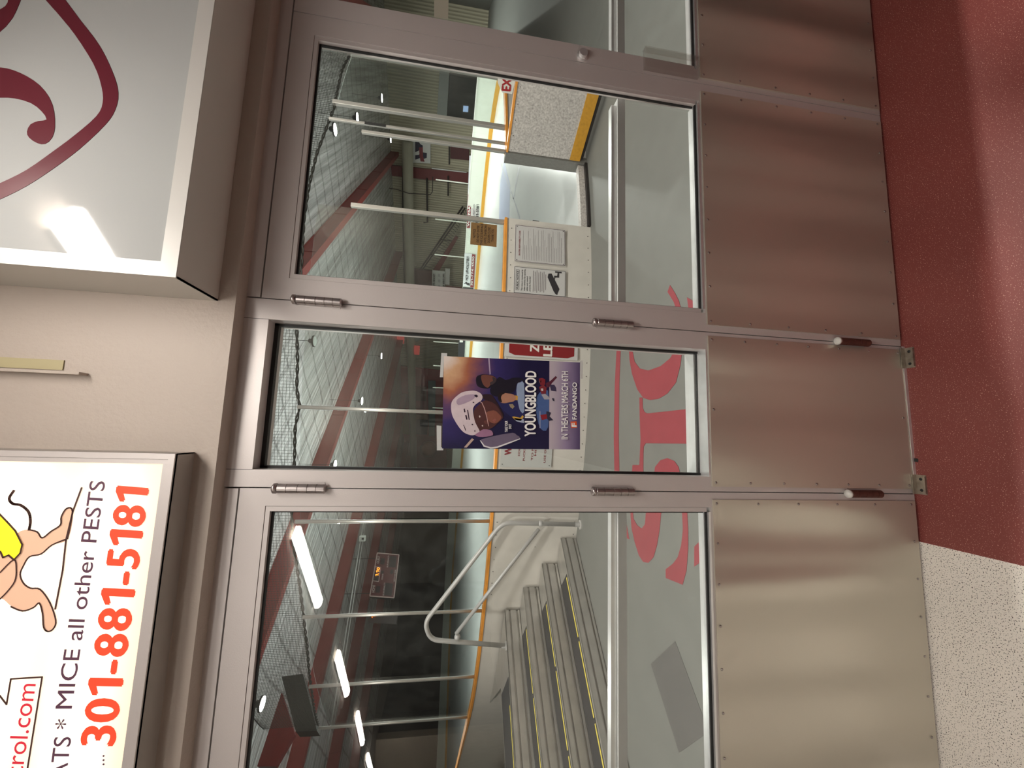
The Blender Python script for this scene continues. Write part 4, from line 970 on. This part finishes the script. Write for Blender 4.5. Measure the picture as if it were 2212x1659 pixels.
# white security camera under the left conduit, conduits
CZ = PZ(7.55)
tag(tubeo('conduit', [at((786, 1120), CZ), at((742, 1400), CZ), at((716, 1560), CZ), at((700, 1659), CZ)], .035, alu_b, None, 8), 'bright metal conduit below the girder over the scoreboard', 'conduit')
tag(tubeo('conduit', [at((790, 1125), PZ(7.5)), at((748, 1400), PZ(7.5)), at((722, 1560), PZ(7.5))], .025, alu_b, None, 8), 'thinner metal conduit beside the bright one', 'conduit')
cm = empty('wall_camera', at((783, 1163), PZ(7.3)), 'small white box camera on the conduit, upper left', 'camera')
p = at((783, 1163), PZ(7.3)); 
keep(boxes('body', [(p-Vector((.20, .15, .22)), p+Vector((.20, .15, .22)))], white, None, .05), cm)
keep(boxes('lens', [(p+Vector((-.05, -.17, -.12)), p+Vector((.08, -.149, .02)))], black), cm)
# suspended grey unit heater at the left
hz = empty('unit_heater', at((650, 1530), PW(12)), 'grey suspended unit heater high at the left', 'heater')
shape('case', [(617, 1475), (662, 1470), (692, 1590), (648, 1592)], PW(12.5), mat('heater_grey', (.05, .052, .048), .5, .2, .2, 3), hz, .5)
far('left_frame', [(560, 1659), (612, 1500), (640, 1590), (600, 1659)], redp, 'deep red roof brace high at the left edge', 'beam', th=.3, pl=PW(20))

# ---------------- high bay lamps
lampm = mat('lamp_glow', (1.0, .98, .9), .5, emit=60)
offm = mat('lamp_lens_off', (.5, .55, .52), .3)
def lamp(px, z, lab, on=True, r=.23):
    p = at(px, PZ(z)) if not isinstance(px, Vector) else px
    e = empty('high_bay_lamp', p, lab, 'lamp', 'round high bay lamps')
    bm = bmesh.new(); tube(bm, [(0, 0, 0), (0, 0, .06), (0, 0, .07), (0, 0, .2), (0, 0, .24)], [r*1.12, r*1.12, r*.5, r*.42, r*.2], 20); new('housing', bm, dark, e, True)
    bm = bmesh.new(); tube(bm, [(0, 0, -.006), (0, 0, .002)], r, 20); new('lens', bm, lampm if on else offm, e)
    keep(tubeo('cord', [p+Vector((0, 0, .23)), Vector((p.x, p.y, 8.75))], .01, dark, None, 5), e)
    if on:
        ld = bpy.data.lights.new('rink_light', 'AREA'); ld.shape = 'DISK'; ld.size = .36; ld.energy = RINK_W; ld.color = (.97, 1, .95)
        lo = bpy.data.objects.new('rink_light', ld); C.objects.link(lo); lo.parent = e; lo.location = (0, 0, -.02)
for px, lab in (((825, 212), 'lit lamp right of the second glass post, right door'), ((772, 255), 'lit lamp just above the thick glass post, right door'), ((724, 280), 'lit lamp close to the net rope, right door'),
                ((824, 769), 'lit lamp at the right of the middle pane'), ((782, 866), 'lit lamp beside the glass post in the middle pane'), ((724, 1004), 'lit lamp at the left edge of the middle pane')):
    lamp(px, 6.9, lab)
lamp((680, 737), 6.9, 'unlit lamp hanging below the net, middle pane', False, .2)
lamp((567, 1520), 6.9, 'lit lamp at the upper left of the left door', True, .2)
for u, v in ((22, 12), (34, 4)):
    lamp(uw(u, v, 6.9), 6.9, 'lit lamp out of the picture over the right of the hall')

# added unseen strip lights above the lobby, brightening its floor and boards
for k, x in enumerate((-4.2, -1.2, 1.8, 4.8)):
    e = empty('lobby_fill_light', (x, 1.1, 4.6), 'added strip light brightening the lobby behind the doors, out of the picture', 'light', 'added fill lights over the lobby')
    keep(boxes('housing', [((x-.6, 1.03, 4.62), (x+.6, 1.17, 4.70))], white), e)
    keep(boxes('hanger', [((x-.4, 1.09, 4.70), (x-.39, 1.11, 8.75)), ((x+.39, 1.09, 4.70), (x+.4, 1.11, 8.75))], dark), e)
    ld = bpy.data.lights.new('strip', 'AREA'); ld.shape = 'RECTANGLE'; ld.size = .7; ld.size_y = .12; ld.energy = LOBBY_FILL_W; ld.color = (1, .95, .89)
    lo = bpy.data.objects.new('strip', ld); C.objects.link(lo); lo.parent = e; lo.location = (0, 0, .015)
# ================================================================== POSTER ON THE MIDDLE PANE
PP = PY(.0458)
def E(L): return [(920+x/6.1444, 740+y/6.1444) for x, y in L]
ps = empty('movie_poster', at((1105, 870), PP), 'ice hockey movie poster taped to the middle pane, purple and orange', 'poster')
TL, TR, BR, BL = at((955, 968.7), PP), at((959, 769.3), PP), at((1252.8, 783), PP), at((1252.8, 971), PP)
def poster_bg():
    m = bpy.data.materials.new('poster_print'); m.use_nodes = True; nt = m.node_tree; N = nt.nodes; L = nt.links; b = N['Principled BSDF']; b.inputs['Roughness'].default_value = .4
    tc = N.new('ShaderNodeTexCoord'); sp = N.new('ShaderNodeSeparateXYZ'); L.new(tc.outputs['Generated'], sp.inputs[0])
    # orange burst in the top right corner of the print, violet to navy elsewhere
    def m2(op, a, bb=None, av=None, bv=None):
        q = N.new('ShaderNodeMath'); q.operation = op
        if a is not None: L.new(a, q.inputs[0])
        else: q.inputs[0].default_value = av
        if bb is not None: L.new(bb, q.inputs[1])
        elif bv is not None: q.inputs[1].default_value = bv
        return q.outputs[0]
    dx = m2('SUBTRACT', sp.outputs[0], bv=.97); dz = m2('MULTIPLY', m2('SUBTRACT', sp.outputs[2], bv=1.0), bv=1.35)
    dist = m2('SQRT', m2('ADD', m2('POWER', dx, bv=2), m2('POWER', dz, bv=2)))
    nz = N.new('ShaderNodeTexNoise'); nz.inputs['Scale'].default_value = 5; nz.inputs['Detail'].default_value = 6; L.new(tc.outputs['Generated'], nz.inputs['Vector'])
    dist = m2('ADD', dist, m2('MULTIPLY', m2('SUBTRACT', nz.outputs['Fac'], bv=.5), bv=.35))
    cr = N.new('ShaderNodeValToRGB'); L.new(dist, cr.inputs[0]); el = cr.color_ramp.elements
    el[0].position = .05; el[0].color = (.75, .66, .60, 1); el[1].position = 1.0; el[1].color = (.012, .01, .05, 1)
    for p, c in ((.18, (.62, .38, .22)), (.34, (.38, .13, .07)), (.5, (.12, .055, .13)), (.68, (.035, .025, .13))):
        q = el.new(p); q.color = (*c, 1)
    L.new(cr.outputs[0], b.inputs['Base Color']); return m
def lav():
    m = bpy.data.materials.new('poster_ice_print'); m.use_nodes = True; nt = m.node_tree; N = nt.nodes; L = nt.links; b = N['Principled BSDF']; b.inputs['Roughness'].default_value = .4
    tc = N.new('ShaderNodeTexCoord'); sp = N.new('ShaderNodeSeparateXYZ'); L.new(tc.outputs['Generated'], sp.inputs[0])
    cr = N.new('ShaderNodeValToRGB'); L.new(sp.outputs[2], cr.inputs[0]); el = cr.color_ramp.elements
    el[0].position = 0; el[0].color = (.075, .05, .14, 1); el[1].position = .9; el[1].color = (.50, .44, .50, 1); q = el.new(.45); q.color = (.30, .24, .38, 1)
    L.new(cr.outputs[0], b.inputs['Base Color']); return m
hl = .766
ML, MR = TL.lerp(BL, hl), TR.lerp(BR, hl)
bm = bmesh.new(); slab(bm, [TL, TR, MR, ML], (0, -1, 0), .0006); keep(new('print', bm, poster_bg()), ps)
bm = bmesh.new(); slab(bm, [ML, MR, BR, BL], (0, -1, 0), .0006); keep(new('ice_print', bm, lav()), ps)
pk = 0
def art(name, L, col, sm=0, lay=1):
    nm = 'print_%02d%02d%02d' % tuple(int(c*99) for c in col)
    return shape(name, E(L), PP, mat(nm, col, .4, 0, .12, 60), ps, .0001, smooth=sm, off=.0006+.0003*lay)
art('jacket', [(850, 625), (900, 540), (975, 455), (1060, 500), (1150, 468), (1280, 475), (1300, 535), (1200, 600), (1150, 660), (1000, 720), (880, 700)], (.012, .010, .02), 2)
art('head', [(665, 520), (672, 455), (735, 425), (800, 424), (900, 445), (940, 490), (920, 540), (870, 590), (810, 612), (720, 598), (680, 570)], (.015, .010, .012), 3, 2)
art('face', [(735, 440), (800, 428), (895, 448), (936, 488), (915, 535), (860, 560), (820, 600), (770, 570), (740, 510)], (.16, .06, .045), 3, 3)
art('beard', [(880, 455), (938, 488), (915, 538), (862, 565), (850, 530), (890, 510)], (.05, .035, .04), 2, 4)
art('sweater', [(920, 720), (980, 780), (1100, 800), (1190, 640), (1200, 560), (1240, 530), (1305, 540), (1305, 1060), (1230, 1040), (1130, 985), (1030, 900), (950, 800)], (.02, .022, .10), 2, 2)
art('stripe', [(1215, 545), (1250, 530), (1303, 545), (1303, 920), (1255, 910), (1235, 860), (1215, 760), (1200, 640)], (.28, .36, .52), 2, 3)
art('collar', [(1185, 700), (1220, 710), (1215, 765), (1185, 765)], (.60, .33, .05), 0, 4)
art('cuff', [(1140, 985), (1170, 980), (1250, 1000), (1280, 965), (1300, 985), (1260, 1040), (1180, 1025)], (.60, .36, .06), 0, 4)
art('sleeve_stripe', [(1165, 1000), (1300, 1020), (1303, 1070), (1200, 1045)], (.42, .48, .60), 0, 4)
art('face', [(962, 735), (970, 690), (1020, 672), (1080, 675), (1160, 690), (1195, 735), (1165, 780), (1100, 795), (1040, 805), (985, 790)], (.42, .21, .14), 3, 5)
art('hair', [(955, 740), (962, 690), (1010, 665), (1060, 668), (1010, 695), (995, 740), (1010, 790), (975, 785)], (.02, .012, .012), 2, 6)
art('emblem', [(1100, 820), (1150, 815), (1175, 850), (1150, 880), (1120, 860)], (.30, .24, .16), 1, 5)
art('player_face', [(640, 900), (720, 810), (780, 770), (870, 790), (950, 850), (1010, 970), (1015, 1010), (940, 1080), (880, 1130), (800, 1160), (740, 1175), (690, 1150), (640, 1040)], (.085, .030, .030), 3, 6)
art('neck', [(740, 700), (860, 690), (920, 760), (1000, 900), (1030, 960), (1000, 1000), (930, 870), (800, 780)], (.030, .014, .02), 3, 5)
art('cheek', [(800, 930), (900, 900), (960, 940), (1000, 1000), (930, 1070), (860, 1060), (810, 1010)], (.24, .085, .06), 3, 7)
art('eye', [(700, 975), (715, 968), (725, 985), (712, 1000)], (.7, .6, .55), 1, 8); art('eye', [(738, 1100), (752, 1095), (762, 1108), (748, 1116)], (.7, .6, .55), 1, 8)
art('nose', [(770, 1040), (830, 1030), (845, 1060), (825, 1080), (780, 1075)], (.14, .05, .045), 2, 8)
art('mouth', [(880, 1030), (920, 1010), (935, 1030), (905, 1060)], (.30, .10, .09), 1, 8)
art('helmet', [(333, 850), (350, 775), (410, 710), (480, 662), (560, 645), (640, 640), (715, 668), (750, 715), (738, 765), (690, 800), (650, 832), (625, 880), (632, 970), (655, 1060), (690, 1130), (712, 1185), (655, 1222), (590, 1228), (500, 1190), (430, 1110), (375, 1020), (345, 950)], (.66, .56, .60), 3, 8)
art('helmet_shade', [(410, 760), (520, 700), (650, 690), (640, 740), (560, 790), (430, 830)], (.42, .32, .42), 3, 9)
art('ear_hole', [(640, 705), (665, 692), (690, 710), (670, 730)], (.02, .01, .03), 2, 10)
for L in ([(500, 880), (515, 876), (525, 925), (508, 928)], [(545, 895), (558, 895), (580, 1025), (568, 1028)], [(520, 965), (538, 962), (552, 1022), (535, 1025)], [(495, 1095), (502, 1092), (532, 1165), (525, 1170)], [(620, 790), (640, 788), (640, 802), (622, 804)], [(605, 1080), (622, 1078), (626, 1096), (610, 1098)], [(640, 1168), (655, 1166), (658, 1180), (644, 1182)]):
    art('vent', L, (.03, .012, .03), 0, 10)
art('visor', [(650, 1225), (700, 1190), (760, 1150), (850, 1160), (880, 1185), (888, 1228), (800, 1250), (700, 1250)], (.34, .17, .28), 2, 9)
art('visor_edge', [(705, 775), (745, 795), (780, 870), (805, 960), (835, 1110), (828, 1112), (796, 965), (770, 875), (738, 802), (705, 783)], (.60, .38, .36), 0, 9)
art('stick_blade', [(720, 1300), (790, 1268), (950, 1230), (1150, 1198), (1200, 1225), (1252, 1275), (1100, 1335), (950, 1388), (860, 1400), (770, 1370)], (.16, .13, .20), 2, 3)
art('blade_edge', [(716, 1298), (730, 1302), (780, 1366), (860, 1388), (945, 1378), (1100, 1322), (1250, 1270), (1252, 1282), (1105, 1340), (950, 1398), (860, 1408), (765, 1380)], (.75, .74, .76), 0, 4)
art('light_streak', [(505, 1390), (610, 1270), (640, 1285), (540, 1395)], (.50, .38, .32), 0, 2)
art('light_streak', [(825, 205), (845, 205), (860, 420), (845, 425)], (.42, .34, .46), 0, 1)
art('ice_glow', [(1480, 700), (1620, 640), (1622, 1120), (1520, 1140), (1460, 900)], (.07, .13, .32), 3, 1)
art('goal', [(1508, 910), (1518, 910), (1518, 1135), (1508, 1135)], (.40, .42, .55), 0, 2)
for L, c in (([(1495, 480), (1540, 470), (1585, 490), (1580, 560), (1520, 570)], (.20, .02, .03)), ([(1500, 590), (1560, 560), (1600, 600), (1590, 680), (1530, 680)], (.22, .03, .04)), ([(1590, 540), (1650, 510), (1720, 445), (1740, 462), (1670, 540), (1640, 590), (1600, 600)], (.10, .02, .04)), ([(1530, 690), (1580, 680), (1630, 720), (1640, 755), (1570, 755)], (.40, .40, .45)), ([(1640, 560), (1700, 560), (1725, 600), (1730, 650), (1660, 640)], (.05, .04, .09)), ([(1515, 960), (1600, 950), (1610, 1010), (1540, 1030)], (.26, .02, .03)), ([(1600, 910), (1660, 930), (1640, 980), (1690, 1030), (1630, 1040), (1590, 990)], (.03, .03, .06)), ([(1500, 500), (1530, 500), (1530, 530), (1505, 530)], (.6, .6, .6)), ([(1525, 610), (1555, 610), (1555, 645), (1530, 645)], (.6, .6, .6)), ([(1670, 740), (1700, 740), (1705, 780), (1685, 775)], (.03, .03, .06))):
    art('small_player', L, c, 1, 3)
tw = mat('poster_white_type', (.95, .95, .93), .4)
def PTX(s, a, b, t, bold, lay=12, m=tw):
    A, B_, T = [E([q])[0] for q in (a, b, t)]
    text_px('title_type', s, A, B_, T, PP, m, ps, bold, lift=.0006+.0003*lay)
PTX('YOUNGBLOOD', (1448, 1247), (1456, 380), (1303, 1247), .04)
PTX('IN THEATERS MARCH 6TH', (1876, 1282), (1880, 384), (1790, 1282), .012)
PTX('FANDANGO', (1993, 1022), (1995, 530), (1935, 1022), .03)
PTX('TAKE YOUR', (1082, 1188), (1082, 1040), (1045, 1188), .03); PTX('SHOT', (1130, 1146), (1130, 1080), (1095, 1146), .03)
art('logo_square', [(1925, 1135), (1917, 1050), (1998, 1045), (2005, 1130)], (.72, .10, .03), 0, 3)
PTX('F', (1996, 1122), (1996, 1065), (1930, 1120), .05, 5)
tape = mat('white_tape', (.55, .56, .55), .5)
for L in ([(205, 138), (282, 142), (282, 185), (240, 182), (228, 460), (185, 460)], [(142, 1100), (205, 1105), (203, 1390), (232, 1400), (230, 1430), (146, 1430)], [(2045, 240), (2085, 243), (2082, 480), (2050, 478)]):
    shape('tape_strip', E(L), PP, tape, ps, .0002, off=.0001)
# paper stuck on the right hand door glass
o = shape('paper_note', [(938, 0), (969, 0), (968, 42), (938, 37)], PY(.0165), mat('cream_paper', (.42, .41, .33), .6), None, .0004); tag(o, 'small cream paper stuck inside the glass of the rightmost door', 'paper')
